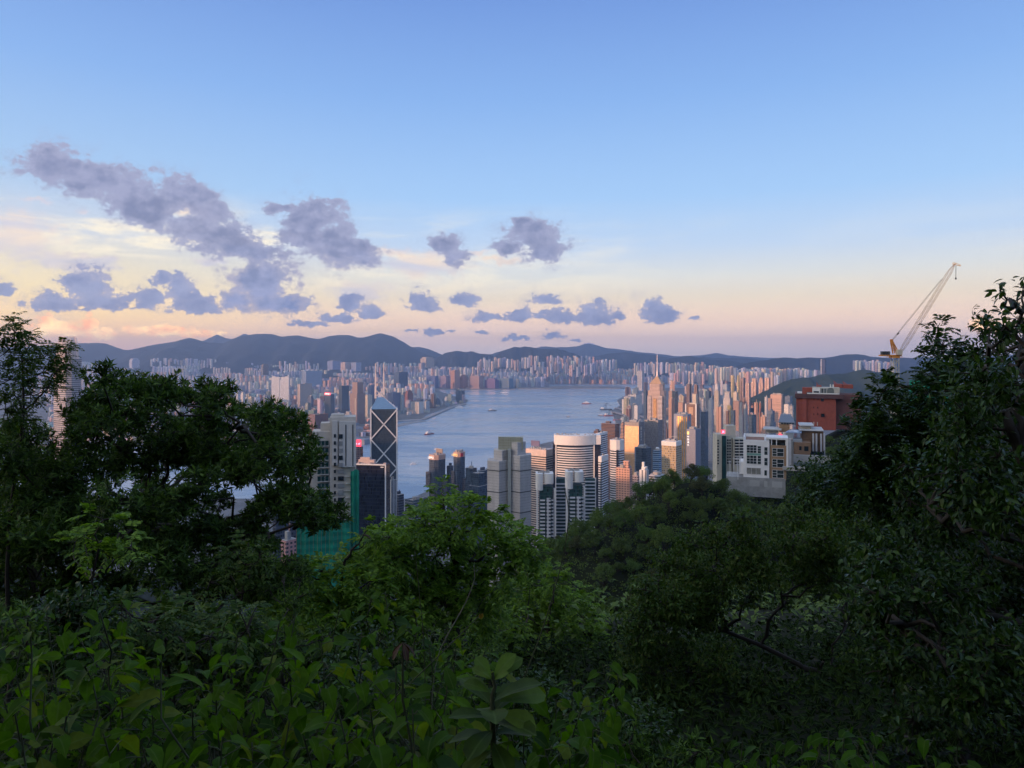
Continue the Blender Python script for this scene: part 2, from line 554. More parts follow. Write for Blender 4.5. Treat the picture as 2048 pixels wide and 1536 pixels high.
def ridge(name, prof, d, depth, mat_, base=0.0, amp=1.0, nx=220, ny=26, seed=0):
    """a range of hills whose crest runs through the given profile, with spurs and gullies"""
    xs = np.linspace(prof[0][0], prof[-1][0], nx)
    ys = np.interp(xs, [p[0] for p in prof], [p[1] for p in prof])
    r = np.random.default_rng(seed)
    X = (xs - CX) / F * d
    H = CAMZ - (ys - CY) / F * d - base
    for o in range(4):
        k = 2 ** o * 6
        H += np.interp(np.linspace(0, 1, nx), np.linspace(0, 1, k * 2), r.normal(0, 1, k * 2)) * 9 / 2 ** o * amp * d / 12000
    ph = r.uniform(0, 6.28, 6)
    wl = depth * r.uniform(0.2, 0.8, 6)
    V = []
    ts = np.linspace(-1, 1, ny)
    for t in ts:
        fall = (1 - abs(t)) ** 1.25
        gul = sum(np.sin(X / w * 6.28 + p + 2.0 * t) for w, p in zip(wl, ph)) / 6
        jit = np.interp(np.linspace(0, 1, nx), np.linspace(0, 1, nx // 3), r.normal(0, 1, nx // 3))
        Z = base + H * fall * (1 + amp * (0.5 * gul + 0.09 * jit) * (1 - fall) * 2.2 * (abs(t) > 0.02))
        V.append(np.stack([X, d + t * depth + 0 * X, Z], 1))
    V = np.concatenate(V)
    i = np.arange(ny - 1)[:, None] * nx + np.arange(nx - 1)[None]
    i = i.ravel()
    q = np.stack([i, i + 1, i + nx + 1, i + nx], 1)
    return tag(link(name, np_mesh(name, V, quads=q, mats=[mat_], smooth=True)), kind="structure")


M_FAR = land_mat("far_hill_forest", (0.011, 0.016, 0.018, 1), (0.026, 0.032, 0.032, 1), 0.004)
M_NEARHILL = land_mat("near_hill_forest", (0.014, 0.026, 0.014, 1), (0.034, 0.048, 0.024, 1), 0.03)
ridge("lion_rock_hills", [(-700, 735), (-400, 700), (-150, 712), (0, 694), (90, 690), (150, 684), (205, 682), (245, 695), (262, 697), (300, 689), (345, 682), (385, 674), (420, 682), (450, 682), (480, 671), (500, 669), (520, 666), (560, 669), (600, 668), (640, 674), (660, 669), (682, 666), (700, 669), (715, 674), (740, 669), (764, 663), (785, 667), (800, 677), (820, 692), (845, 705), (880, 717), (930, 735)], 12500, 2300, M_FAR, 60, seed=1, nx=320)
ridge("far_peaks", [(360, 712), (400, 682), (420, 672), (436, 667), (450, 673), (470, 677), (490, 664), (505, 672), (560, 700)], 16500, 1500, M_FAR, 100, 0.5, seed=2, nx=120)
ridge("east_far_hills", [(780, 720), (812, 691), (838, 692), (860, 697), (884, 707), (930, 707), (985, 706), (1020, 694), (1025, 692), (1060, 700), (1120, 716)], 14500, 1500, M_FAR, 80, 0.5, seed=3, nx=140)
ridge("hazy_peaks", [(1020, 712), (1060, 697), (1082, 690), (1110, 694), (1150, 691), (1180, 686), (1215, 694), (1260, 699), (1310, 706), (1360, 712), (1410, 708), (1432, 704), (1460, 710), (1540, 714), (1700, 722)], 17800, 1200, M_FAR, 120, 0.5, seed=4, nx=180)
ridge("quarry_hill", [(840, 730), (868, 714), (890, 703), (920, 700), (946, 700), (975, 707), (1000, 716), (1030, 735)], 11500, 1000, M_FAR, 0, 0.6, seed=5, nx=120)
ridge("round_hill", [(950, 732), (985, 712), (1005, 699), (1025, 692), (1048, 690), (1075, 695), (1105, 694), (1125, 698), (1150, 706), (1175, 716), (1215, 735)], 11300, 1000, M_FAR, 0, 0.6, seed=6, nx=140)
ridge("east_range", [(1130, 735), (1175, 714), (1225, 703), (1250, 701), (1275, 705), (1300, 707), (1330, 712), (1380, 722), (1420, 735)], 13000, 1300, M_FAR, 60, 0.6, seed=7, nx=120)
ridge("eastern_slope", [(1290, 740), (1320, 718), (1345, 713), (1372, 709), (1400, 712), (1430, 717), (1475, 722), (1510, 730), (1560, 745)], 11000, 900, M_FAR, 0, 0.6, seed=8, nx=120)
ridge("back_range", [(1370, 735), (1405, 711), (1440, 714), (1500, 716), (1540, 719), (1600, 722), (1700, 726)], 12800, 900, M_FAR, 60, 0.5, seed=9, nx=100)
ridge("headland_range", [(1440, 740), (1500, 722), (1550, 714), (1580, 712), (1612, 713), (1650, 713), (1680, 708), (1712, 704), (1740, 710), (1790, 714), (1830, 712), (1860, 712), (1900, 722), (1960, 712), (2060, 704), (2200, 715)], 9000, 900, M_FAR, 20, 0.5, seed=10, nx=180)
ridge("green_hill", [(1500, 800), (1545, 772), (1572, 758), (1620, 752), (1660, 746), (1700, 739), (1732, 737), (1765, 742), (1800, 744), (1850, 734), (1950, 728), (2100, 735), (2300, 760)], 4300, 620, M_NEARHILL, 4, 0.8, seed=12, nx=200)


# the near mountainside: a spur runs out to the right below the villas; the unseen peak behind the camera is steepened to block sky light
SPUR = [(-30, 150, 264), (-6, 178, 295), (9, 198, 315), (33, 212, 337), (58, 224, 350), (82, 236, 341), (108, 270, 344), (150, 330, 352), (230, 420, 362), (420, 560, 372)]


_s = (math.sin(SUN_AZ), math.cos(SUN_AZ))
WEST = [(_s[0] * 900 + _s[1] * v, _s[1] * 900 - _s[0] * v, h) for v, h in ((-700, 590), (200, 540), (350, 515), (450, 450), (528, 410), (700, 385), (900, 360), (1118, 385), (1250, 335), (1400, 300), (1900, 255), (2300, 140))]


def terrain_z(x, y):
    x = np.asarray(x, float)
    y = np.asarray(y, float)
    base = np.interp(y, [-3500, -1500, -900, -420, -120, -28, -8, -2, 0, 3, 8, 18, 30, 45, 120, 300, 600, 950, 1250, 1400], [300, 505, 520, 500, 470, 414, 394, 388.3, 388, 387.2, 385.2, 382, 378.6, 370, 322, 236, 130, 40, 5, -6])
    side = np.where(y < 0, np.clip(1 - (np.abs(x + 300) / 3800) ** 2, 0, 1), 1)
    base = np.where(y < 0, base * (0.15 + 0.85 * side), base)
    base = base + np.clip(x, 0, 60) * 0.07 * np.clip(1 - np.abs(y - 14) / 40, 0, 1)
    best = np.full(x.shape, -1e9)
    for (x0, y0, z0), (x1, y1, z1) in zip(SPUR[:-1], SPUR[1:]):
        dx, dy = x1 - x0, y1 - y0
        t = np.clip(((x - x0) * dx + (y - y0) * dy) / (dx * dx + dy * dy), 0, 1)
        dist = np.hypot(x - x0 - t * dx, y - y0 - t * dy)
        best = np.maximum(best, z0 + t * (z1 - z0) - 0.62 * np.maximum(dist - 4, 0) ** 1.0)
    z = np.maximum(base, best)
    # unseen long ridge to the west, shaped to put the near slopes in evening shade
    for (x0, y0, z0), (x1, y1, z1) in zip(WEST[:-1], WEST[1:]):
        dx, dy = x1 - x0, y1 - y0
        t = np.clip(((x - x0) * dx + (y - y0) * dy) / (dx * dx + dy * dy), 0, 1)
        z = np.maximum(z, z0 + t * (z1 - z0) - 0.5 * np.maximum(np.hypot(x - x0 - t * dx, y - y0 - t * dy) - 60, 0))
    z = z + 1.5 * np.sin(x / 17 + 1) * np.sin(y / 23) * np.clip((np.hypot(x, y) - 20) / 60, 0, 1)
    return z


def grid_axis(lo, hi, fine, n):
    t = np.linspace(-1, 1, n)
    s = np.sinh(t * 5.2) / np.sinh(5.2)
    return np.where(s < 0, -s * lo, s * hi)


gx_ = np.sort(np.concatenate([grid_axis(-4200, 3600, 1, 171)[:-20], np.linspace(-2600, -500, 20)]))
gy_ = grid_axis(-3600, 1420, 1, 181)
XX, YY = np.meshgrid(gx_, gy_)
ZZ = terrain_z(XX, YY)
V = np.stack([XX.ravel(), YY.ravel(), ZZ.ravel()], 1)
ii = (np.arange(180)[:, None] * 171 + np.arange(170)[None]).ravel()
M_FLOOR = land_mat("forest_floor", (0.006, 0.010, 0.004, 1), (0.018, 0.022, 0.009, 1), 0.4)
tag(link("mountainside_terrain", np_mesh("mountainside_terrain", V, quads=np.stack([ii, ii + 1, ii + 172, ii + 171], 1), mats=[M_FLOOR], smooth=True)), kind="structure")


# air
def build_haze():
    b = MB()
    b.prism([(-17000, -3900), (17000, -3900), (17000, 20000), (-17000, 20000)], -3.0, 900.0)
    m = bpy.data.materials.new("haze")
    m.use_nodes = True
    n = NT(m.node_tree)
    out = n.node("ShaderNodeOutputMaterial")
    v = n.node("ShaderNodeVolumePrincipled")
    v.inputs["Color"].default_value = (0.43, 0.63, 1.0, 1)
    v.inputs["Density"].default_value = 6.8e-5
    v.inputs["Anisotropy"].default_value = 0.5
    n.t.links.new(v.outputs[0], out.inputs["Volume"])
    o = b.build("haze", m)
    o.visible_shadow = True
    tag(o, "thin bluish evening haze over the harbour and hills", None, None, "stuff")
# ---------------------------------------------------------------- buildings
GLASS_D = (0.025, 0.035, 0.05)
F_RES = facade("facade_flats", None, (0.06, 0.075, 0.09), 3.0, 3.4, 0.5, 0.55, 0.2)
F_OFF = facade("facade_offices", None, (0.05, 0.065, 0.085), 3.8, 2.6, 0.58, 0.8, 0.12)
F_RIB = facade("facade_ribbons", None, (0.035, 0.045, 0.06), 3.8, 60, 0.5, 1.0, 0.12)
F_FIN = facade("facade_fins", None, (0.05, 0.065, 0.08), 3.6, 3.0, 1.0, 0.5, 0.15)
F_GLS = facade("facade_curtain_glass", None, (0.05, 0.08, 0.11), 3.9, 1.8, 0.9, 0.9, 0.06, metal=0.2)
F_STUFF = facade("facade_far_flats", None, (0.09, 0.105, 0.13), 3.0, 3.6, 0.45, 0.5, 0.3, attr="wallcol")
STYLES = {"res": F_RES, "off": F_OFF, "rib": F_RIB, "fin": F_FIN, "gls": F_GLS}
ROOF = mat("roof_concrete", (0.34, 0.33, 0.32), 0.85, var=0.3, scale=0.15)
WHITE = mat("white_wall", (0.74, 0.73, 0.71), 0.7, var=0.06, scale=0.1)
CREAM = mat("cream_wall", (0.55, 0.50, 0.43), 0.75, var=0.08, scale=0.1)
DARK = mat("dark_metal", (0.04, 0.045, 0.05), 0.5)
GREY = mat("grey_metal", (0.28, 0.29, 0.3), 0.5)
PINKW = mat("pale_masts", (0.7, 0.62, 0.6), 0.5)
GLASS = mat("dark_glass", (0.02, 0.03, 0.04), 0.08, spec=0.8, var=0.4, scale=0.08)
GREENGLASS = mat("green_glass", (0.015, 0.05, 0.05), 0.08, spec=0.8, var=0.4, scale=0.1)
ORANGE = mat("orange_paint", (0.60, 0.23, 0.03), 0.5)


def facepair(xl, xc, xr, d, alpha):
    """sizes and centre of a box whose near corner stands at column xc; its left face turns alpha degrees towards the west"""
    al = math.radians(alpha)
    k = d / F
    a = max((xc - xl) * k / math.cos(al), 0.5)
    b = max((xr - xc) * k / math.sin(al), 1.0) if alpha > 1 and xr > xc else a * 0.8
    c = Vector(((xc - CX) * k, d, 0))
    off = Vector((-a / 2, b / 2, 0))
    off.rotate(__import__("mathutils").Euler((0, 0, -al)))
    return a, b, c + off, -al


def bld(name, label, cat, xl, xc, xr, ytop, d, alpha=35, group=None, base=None):
    a, b, c, rz = facepair(xl, xc, xr, d, alpha)
    if base is None:
        base = 4.0 if d > 1240 else max(4.0, float(terrain_z(c.x, c.y)) - 3)
    root = thing(name, label, cat, (c.x, c.y, base), rz, group)
    return root, a, b, CAMZ - (ytop - CY) / F * d - base


def text_mesh(s, size, depth=0.2):
    cu = bpy.data.curves.new("lettering", "FONT")
    cu.body = s
    cu.size = size
    cu.extrude = depth
    cu.resolution_u = 2
    cu.align_x = "CENTER"
    o = bpy.data.objects.new("lettering", cu)
    me = bpy.data.meshes.new_from_object(o)
    bpy.data.objects.remove(o)
    return me


def lettering(s, size, m, parent, loc, face="front"):
    me = text_mesh(s, size)
    me.materials.clear()
    me.materials.append(m)
    o = link("lettering", me, parent)
    o.location = loc
    o.rotation_euler = (math.radians(90), 0, math.radians(90) if face == "right" else 0)
    return o


def outline(kind, sx, sy):
    """plan of a tower"""
    x, y = sx / 2, sy / 2
    if kind == "cross":
        p, q = x * 0.42, y * 0.42
        return [(-p, -y), (p, -y), (p, -q), (x, -q), (x, q), (p, q), (p, y), (-p, y), (-p, q), (-x, q), (-x, -q), (-p, -q)]
    if kind == "slots":
        n = max(2, int(sx / 11))
        pts = []
        w = sx / n
        s = w * 0.12
        for i in range(n):
            x0 = -x + i * w
            pts += [(x0 + (s if i else 0), -y), (x0 + w - (s if i < n - 1 else 0), -y)]
            if i < n - 1:
                pts += [(x0 + w - s, -y * 0.7), (x0 + w + s, -y * 0.7)]
        for px_, py_ in [(p[0], -p[1]) for p in pts[::-1]]:
            pts.append((px_, py_))
        return pts
    if kind == "oct":
        c = min(x, y) * 0.45
        return [(-x + c, -y), (x - c, -y), (x, -y + c), (x, y - c), (x - c, y), (-x + c, y), (-x, y - c), (-x, -y + c)]
    return [(-x, -y), (x, -y), (x, y), (-x, y)]


def tower_mb(kind, sx, sy, h, r, top=True):
    m = MB()
    q = r.random()
    if top and h > 55 and q < 0.3:
        m.prism(outline(kind, sx, sy), 0, h * 0.86, 0, 1)
        m.prism(outline(kind, sx * .74, sy * .76), h * 0.86, h, 0, 1)
    elif top and h > 55 and q < 0.5:
        m.prism(outline(kind, sx, sy), 12, h, 0, 1)
        m.box(0, 0, 0, sx * 1.35, sy * 1.5, 12, 0, 1)
    else:
        m.prism(outline(kind, sx, sy), 0, h, 0, 1)
    if top and q > 0.8:
        m.bar((sx * .1, 0, h), (sx * .1, 0, h + r.uniform(6, 14)), 0.9)
    if top:
        k = r.random()
        if k < 0.75:
            m.box(sx * r.uniform(-.15, .15), sy * r.uniform(-.1, .1), h, sx * r.uniform(.25, .5), sy * r.uniform(.3, .5), r.uniform(3, 7), 0 if k < 0.4 else 1)
        if k > 0.35:
            m.box(sx * r.uniform(-.3, .3), sy * r.uniform(-.25, .25), h, sx * .2, sy * .2, r.uniform(2, 4), 1)
        if k > 0.6 and kind == "box":
            t = 0.5
            for s in (-1, 1):
                m.box(0, s * (sy / 2 - t / 2 - 0.01), h, sx - 0.02, t, 1.4, 0)
                m.box(s * (sx / 2 - t / 2 - 0.01), 0, h, t, sy - 2 * t - 0.04, 1.4, 0)
    return m


def paint(o, rgb, k=0.8):
    o.color = lin(*rgb, k=k)
    return o


COLNAME = [((205, 205, 208), "pale grey"), ((232, 230, 226), "white"), ((222, 205, 180), "cream"), ((205, 165, 145), "pink"), ((150, 152, 160), "mid grey"),
           ((140, 108, 92), "brown"), ((120, 138, 160), "blue grey"), ((196, 182, 120), "yellowish"), ((150, 172, 160), "greenish"), ((176, 110, 84), "terracotta"), ((84, 92, 104), "dark grey")]

# ---- towers of the near and middle island city, each read off the photograph: left edge, near corner, right edge, top, distance, plan, facade, colour index, words
SPEC = [
    (1462, 1467, 1472, 751, 4700, "cross", "res", 7, "slim yellowish tower beside a golden twin, behind the pink slabs"),
    (1474, 1478, 1482, 751, 4650, "cross", "res", 7, "slim golden tower beside its pale yellow neighbour"),
    (1430, 1436, 1443, 769, 4200, "oct", "res", 0, "pale tower with a small domed top in the middle of the crowd"),
    (1504, 1512, 1518, 757, 4500, "slots", "res", 3, "first of three pink apartment slabs below the green hill"),
    (1519, 1526, 1530, 757, 4450, "slots", "res", 3, "middle one of three pink apartment slabs below the green hill"),
    (1531, 1538, 1542, 756, 4400, "slots", "res", 3, "pink apartment slab closest to the green hillside"),
    (1492, 1498, 1503, 766, 4000, "slots", "res", 3, "slender reddish pink tower in front of the pink slabs"),
    (1481, 1487, 1494, 756, 4800, "slots", "res", 5, "brown block between the golden tower and the pink slabs"),
    (1449, 1460, 1468, 784, 3500, "box", "fin", 0, "broad pale blue tower with vertical ribs"),
    (1468, 1474, 1479, 785, 3400, "box", "res", 2, "beige tower beside the broad ribbed tower"),
    (1430, 1437, 1441, 782, 3300, "box", "off", 2, "orange lit narrow tower with a flat top"),
    (1404, 1407, 1411, 797, 2500, "box", "rib", 1, "narrow tower banded white and dark like a ladder"),
    (1469, 1480, 1486, 803, 2700, "box", "off", 3, "wide pink office block with a smooth rim"),
    (1485, 1490, 1495, 797, 2750, "oct", "res", 5, "brown round-shouldered tower behind white fins"),
    (1479, 1484, 1487, 808, 2200, "box", "fin", 1, "tall white fin-like tower lit pink at the top"),
    (1488, 1492, 1498, 811, 2150, "box", "fin", 0, "pale slender tower with a dark side beside the white fin tower"),
    (1456, 1462, 1466, 811, 2400, "box", "off", 7, "amber box-topped building among pink towers"),
    (1434, 1442, 1447, 814, 2350, "slots", "res", 3, "pink ribbed apartment block above the park trees"),
    (1452, 1457, 1462, 823, 1900, "box", "off", 5, "narrow brown office tower above the cream flats"),
    (1463, 1468, 1473, 822, 1850, "box", "gls", 6, "narrow grey green glass tower above the cream flats"),
    (1509, 1514, 1518, 805, 2500, "cross", "res", 3, "salmon apartment tower of a close pair"),
    (1518, 1522, 1525, 806, 2500, "cross", "res", 9, "terracotta apartment tower of a close pair"),
    (1530, 1534, 1538, 794, 2700, "oct", "res", 0, "slender blue white tower with a round cap"),
    (1537, 1542, 1546, 798, 2450, "box", "off", 3, "pink tower at the side of the big tan hotel slab"),
    (1572, 1580, 1590, 793, 2900, "box", "off", 6, "blue grey block beside the brick building"),
    (1570, 1577, 1580, 810, 2200, "box", "res", 1, "white tower glowing orange on its sunny side"),
    (1580, 1585, 1591, 812, 2150, "box", "rib", 0, "pale banded tower between orange lit tower and brick building"),
    (1500, 1508, 1516, 831, 1900, "box", "gls", 6, "bluish glass block with a low crown"),
    (1536, 1546, 1557, 822, 2000, "box", "off", 6, "grey office block with stepped roof"),
    (1523, 1530, 1536, 834, 1750, "slots", "res", 3, "pink flats just above the villa roofs"),
    (1205, 1230, 1241, 848, 1900, "box", "rib", 5, "broad tan hotel block with fine horizontal bands by the water"),
    (1241, 1247, 1252, 847, 1880, "box", "rib", 3, "narrow sunlit banded slab between the tan hotel and the gold-sided tower"),
    (1186, 1197, 1206, 862, 2000, "box", "off", 5, "low brown building with rooftop plant on the waterfront"),
    (1403, 1410, 1420, 825, 2100, "box", "gls", 6, "dark blue block behind the park"),
    (1338, 1344, 1351, 782, 2600, "box", "fin", 3, "pinkish tower close behind the tall spired tower"),
    (1345, 1351, 1358, 784, 2500, "box", "gls", 10, "dark glass tower with white edge frame behind the spired tower"),
    (1358, 1366, 1372, 806, 2350, "box", "res", 3, "rosy block behind the gold striped tower"),
    (1338, 1343, 1352, 798, 2300, "slots", "res", 3, "mauve residential block at the foot of the spired tower"),
    (1374, 1379, 1385, 768, 3600, "box", "off", 5, "brown tower rising in the middle of the far crowd"),
    (1388, 1394, 1400, 770, 3500, "slots", "res", 5, "dull brown ribbed tower in the far crowd"),
    (1386, 1392, 1398, 789, 3000, "box", "res", 2, "cream block with deep shadow side"),
    (1412, 1418, 1425, 782, 3100, "box", "gls", 6, "blue glass mid-rise behind the ladder tower"),
    (1418, 1423, 1429, 800, 2600, "box", "res", 0, "grey flats above the park"),
    (1340, 1348, 1352, 762, 4200, "cross", "res", 3, "rosy tower beside the spire"),
    (1276, 1284, 1290, 742, 6800, "slots", "res", 0, "hazy white slab on the far point left of the spire"),
    (1246, 1262, 1275, 794, 4600, "slots", "res", 1, "white ribbed apartment block standing on the shore"),
    (1258, 1272, 1288, 790, 4700, "slots", "res", 1, "long white apartment block behind the shore road"),
    (1269, 1275, 1281, 811, 4200, "box", "res", 1, "small white block at the end of the shore estate"),
    (1288, 1292, 1298, 783, 3600, "box", "gls", 10, "dark slab hugging the spired tower"),
]


def spec_tower(i, t):
    xl, xc, xr, yt, d, plan, sty, ci, words_ = t
    al = 38
    a, b, c, rz = facepair(xl, xc, xr, d, al)
    base = 4.0
    if yt < 770 and d > 3800:
        base = 60.0
    h = CAMZ - (yt - CY) / F * d - base
    m = tower_mb(plan, a, b, h, random.Random(i))
    root = m.build("office_tower" if sty in ("off", "gls", "rib", "fin") else "apartment_tower", [STYLES[sty], ROOF], None, (c.x, c.y, base), rz)
    paint(root, COLNAME[ci][0], 0.85)
    tag(root, words_, "tower")


for i, t in enumerate(SPEC):
    spec_tower(i, t)

# ---- Kowloon: towers that stand out across the water
KSPEC = [
    (852, 870, 876, 752, 8500, "slots", "res", (96, 116, 176), "wide blue slab block on the far waterfront"),
    (878, 892, 899, 752, 8500, "slots", "res", (170, 150, 176), "mauve slab block beside the blue one on the far waterfront"),
    (901, 909, 918, 741, 8350, "slots", "res", (205, 150, 120), "tall orange and green ribbed block on the far waterfront"),
    (919, 928, 936, 751, 8450, "slots", "res", (190, 128, 104), "rust orange block on the far waterfront"),
    (937, 958, 968, 752, 8400, "slots", "res", (190, 158, 150), "broad dusty pink block on the far waterfront"),
    (969, 990, 998, 757, 8400, "slots", "res", (130, 100, 160), "purple block with violet stripes on the far waterfront"),
    (999, 1018, 1027, 757, 8400, "slots", "res", (84, 130, 160), "teal block at the end of the far waterfront row"),
    (911, 918, 922, 779, 6000, "box", "gls", (70, 84, 112), "dark glass tower on the tip of the far promontory"),
    (913, 923, 930, 781, 5900, "oct", "gls", (66, 86, 118), "dark blue stepped office block on the tip of the far promontory"),
    (820, 838, 846, 804, 4750, "slots", "res", (226, 222, 215), "white comb-like apartment block by the promenade"),
    (846, 852, 858, 803, 4950, "slots", "res", (196, 200, 205), "grey white apartment block behind the promenade"),
    (868, 874, 880, 798, 5400, "box", "gls", (96, 110, 140), "dark office cube with lit sign near the promenade"),
    (888, 894, 900, 794, 5700, "oct", "res", (196, 205, 215), "round white block between the cube and the promontory"),
    (809, 815, 824, 782, 5200, "box", "off", (176, 110, 90), "reddish brown tower behind the promenade"),
    (700, 712, 727, 764, 4100, "box", "fin", (118, 84, 78), None),
    (521, 526, 533, 728, 8000, "box", "gls", (205, 160, 80), "lone tower with a gold lit top below the mountains"),
    (594, 600, 616, 768, 5200, "slots", "res", (205, 190, 180), "beige ribbed tower crowning the mid city"),
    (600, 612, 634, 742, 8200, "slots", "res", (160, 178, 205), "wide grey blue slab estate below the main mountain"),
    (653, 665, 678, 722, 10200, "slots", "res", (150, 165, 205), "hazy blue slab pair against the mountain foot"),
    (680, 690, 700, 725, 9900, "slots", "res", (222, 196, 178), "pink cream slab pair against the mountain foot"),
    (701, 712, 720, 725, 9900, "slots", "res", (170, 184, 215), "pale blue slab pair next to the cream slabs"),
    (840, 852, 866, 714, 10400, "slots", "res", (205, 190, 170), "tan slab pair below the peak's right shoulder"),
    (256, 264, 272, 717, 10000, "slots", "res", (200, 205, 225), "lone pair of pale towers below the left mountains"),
    (1646, 1652, 1658, 718, 5600, "oct", "gls", (70, 84, 120), None),
    (735, 742, 752, 771, 5600, "box", "off", (100, 112, 150), "blue grey office block left of the masts"),
    (786, 798, 812, 744, 7200, "box", "gls", (100, 112, 150), "dark block with a greenish screen wall"),
    (770, 786, 798, 786, 4700, "box", "off", (120, 130, 165), "broad brown blue hotel block by the water"),
    (676, 684, 694, 772, 4500, "box", "gls", (96, 104, 122), "dull grey glass tower behind the stepped brown tower"),
    (728, 735, 742, 790, 4200, "slots", "res", (226, 215, 196), "cream building beside the stepped brown tower"),
]
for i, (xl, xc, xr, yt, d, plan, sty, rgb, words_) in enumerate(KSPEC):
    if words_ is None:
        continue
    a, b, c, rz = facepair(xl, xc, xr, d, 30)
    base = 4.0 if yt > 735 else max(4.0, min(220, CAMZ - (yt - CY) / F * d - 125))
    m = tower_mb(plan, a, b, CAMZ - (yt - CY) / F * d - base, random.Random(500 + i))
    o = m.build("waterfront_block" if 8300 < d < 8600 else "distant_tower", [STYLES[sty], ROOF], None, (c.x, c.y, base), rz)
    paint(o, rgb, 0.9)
    tag(o, words_, "tower")


def kow_min(px):
    return float(np.interp(px, [-300, 690, 742, 755, 795, 850, 905, 930, 936, 1030, 1034, 1340], [3150, 3150, 3350, 3900, 4500, 4750, 5550, 5850, 8500, 8500, 9950, 9950]))


DIST = [(560, "behind the dark trees"), (640, "near the white gate-shaped twin tower"), (730, "around the stepped brown tower"), (830, "behind the two white masts"), (940, "near the promontory tip"), (2000, "on the far shore")]


def words_for(px, d, ci, h, plan):
    where = next(w for p, w in DIST if px < p)
    size = "low" if h < 42 else ("mid-height" if h < 75 else "tall")
    depth = "waterside" if d < 4200 else ("inner" if d < 5200 else "rear")
    form = {"cross": "cross-plan", "slots": "ribbed", "box": "flat-sided", "oct": "chamfered"}[plan]
    return f"{size} {form} {COLNAME[ci][1]} block, {depth} rows across the harbour {where}"


PALETTE = [0, 0, 0, 1, 1, 2, 4, 4, 6, 6, 6, 8, 8, 10, 1, 3, 5, 9]
count = 0
tries = 0
cells = set()
while count < 295 and tries < 8000:
    tries += 1
    px = rnd.uniform(150, 930)
    d = rnd.uniform(3150, 6300)
    if d < kow_min(px) + 60 or (px > 640 and 700 < px < 730 and d < 4300) or (860 < px and d > 5950):
        continue
    X = (px - CX) / F * d
    key = (int(X / 46), int(d / 70))
    if key in cells:
        continue
    cells.add(key)
    q = rnd.random()
    h = rnd.uniform(22, 55) if q < 0.6 else (rnd.uniform(55, 85) if q < 0.88 else rnd.uniform(85, 125))
    if d < 3700:
        h = min(h, rnd.uniform(15, 45))
    plan = rnd.choice(["box", "box", "slots", "cross", "slots", "oct"])
    sx, sy = rnd.uniform(24, 52), rnd.uniform(20, 34)
    if h > 85:
        sx, sy = rnd.uniform(22, 34), rnd.uniform(22, 30)
    ci = rnd.choice(PALETTE)
    sty = rnd.choice(["res", "res", "off", "rib", "fin", "gls"]) if h < 85 else rnd.choice(["res", "res", "fin", "off"])
    m = tower_mb(plan, sx, sy, h, rnd)
    lb = words_for(px, d, ci, h, plan)
    o = m.build("city_block", [STYLES[sty], ROOF], None, (X, d, 4.0), math.radians(rnd.choice([-22, -22, -20, 68, -24, -10])))
    c = COLNAME[ci][0]
    paint(o, tuple(v * rnd.uniform(.92, 1.05) for v in c), 0.8)
    tag(o, lb, "city block", group=lb.replace(" block ", " blocks "))
    count += 1

# ---- island filler between the towers read off the photograph
isl_cells = set()
for tr in range(1200):
    px = rnd.uniform(1238, 1640)
    d = rnd.uniform(2250, 6500)
    smin = np.interp(px, [1180, 1236, 1250, 1262, 1330], [3600, 3900, 5500, 7500, 9000])
    X = (px - CX) / F * d
    if d > smin - 200 or len(isl_cells) > 120:
        continue
    if d > 4000 and px > 1520 + (5200 - d) * 0.03:
        continue
    key = (int(X / 56), int(d / 105))
    if key in isl_cells:
        continue
    isl_cells.add(key)
    h = rnd.uniform(35, 75) if rnd.random() < 0.55 else rnd.uniform(75, 125)
    plan = rnd.choice(["box", "slots", "cross", "cross", "slots"])
    ci = rnd.choice([0, 2, 3, 0, 4, 6, 6, 1, 1, 0, 2, 5])
    base = 4 + max(0, (d - 4200)) * 0.02
    m = tower_mb(plan, rnd.uniform(20, 34), rnd.uniform(18, 28), h, rnd)
    o = m.build("apartment_block", [STYLES[rnd.choice(["res", "res", "res", "off", "fin"])], ROOF], None, (X, d, base), math.radians(rnd.choice([-40, -35, -30, 15])))
    paint(o, tuple(v * rnd.uniform(.92, 1.05) for v in COLNAME[ci][0]), 0.85)
    where = "by the spired tower" if px < 1345 else ("above the park" if px < 1450 else ("around the pink slabs" if px < 1530 else "near the brick building"))
    lb = f"{'tall' if h > 75 else 'lower'} {'ribbed' if plan == 'slots' else ('cross-plan' if plan == 'cross' else 'plain')} {COLNAME[ci][1]} block {where}, {'far' if d > 4000 else 'close'} rows of near shore"
    tag(o, lb, "apartment block", group=lb.replace(" block ", " blocks "))

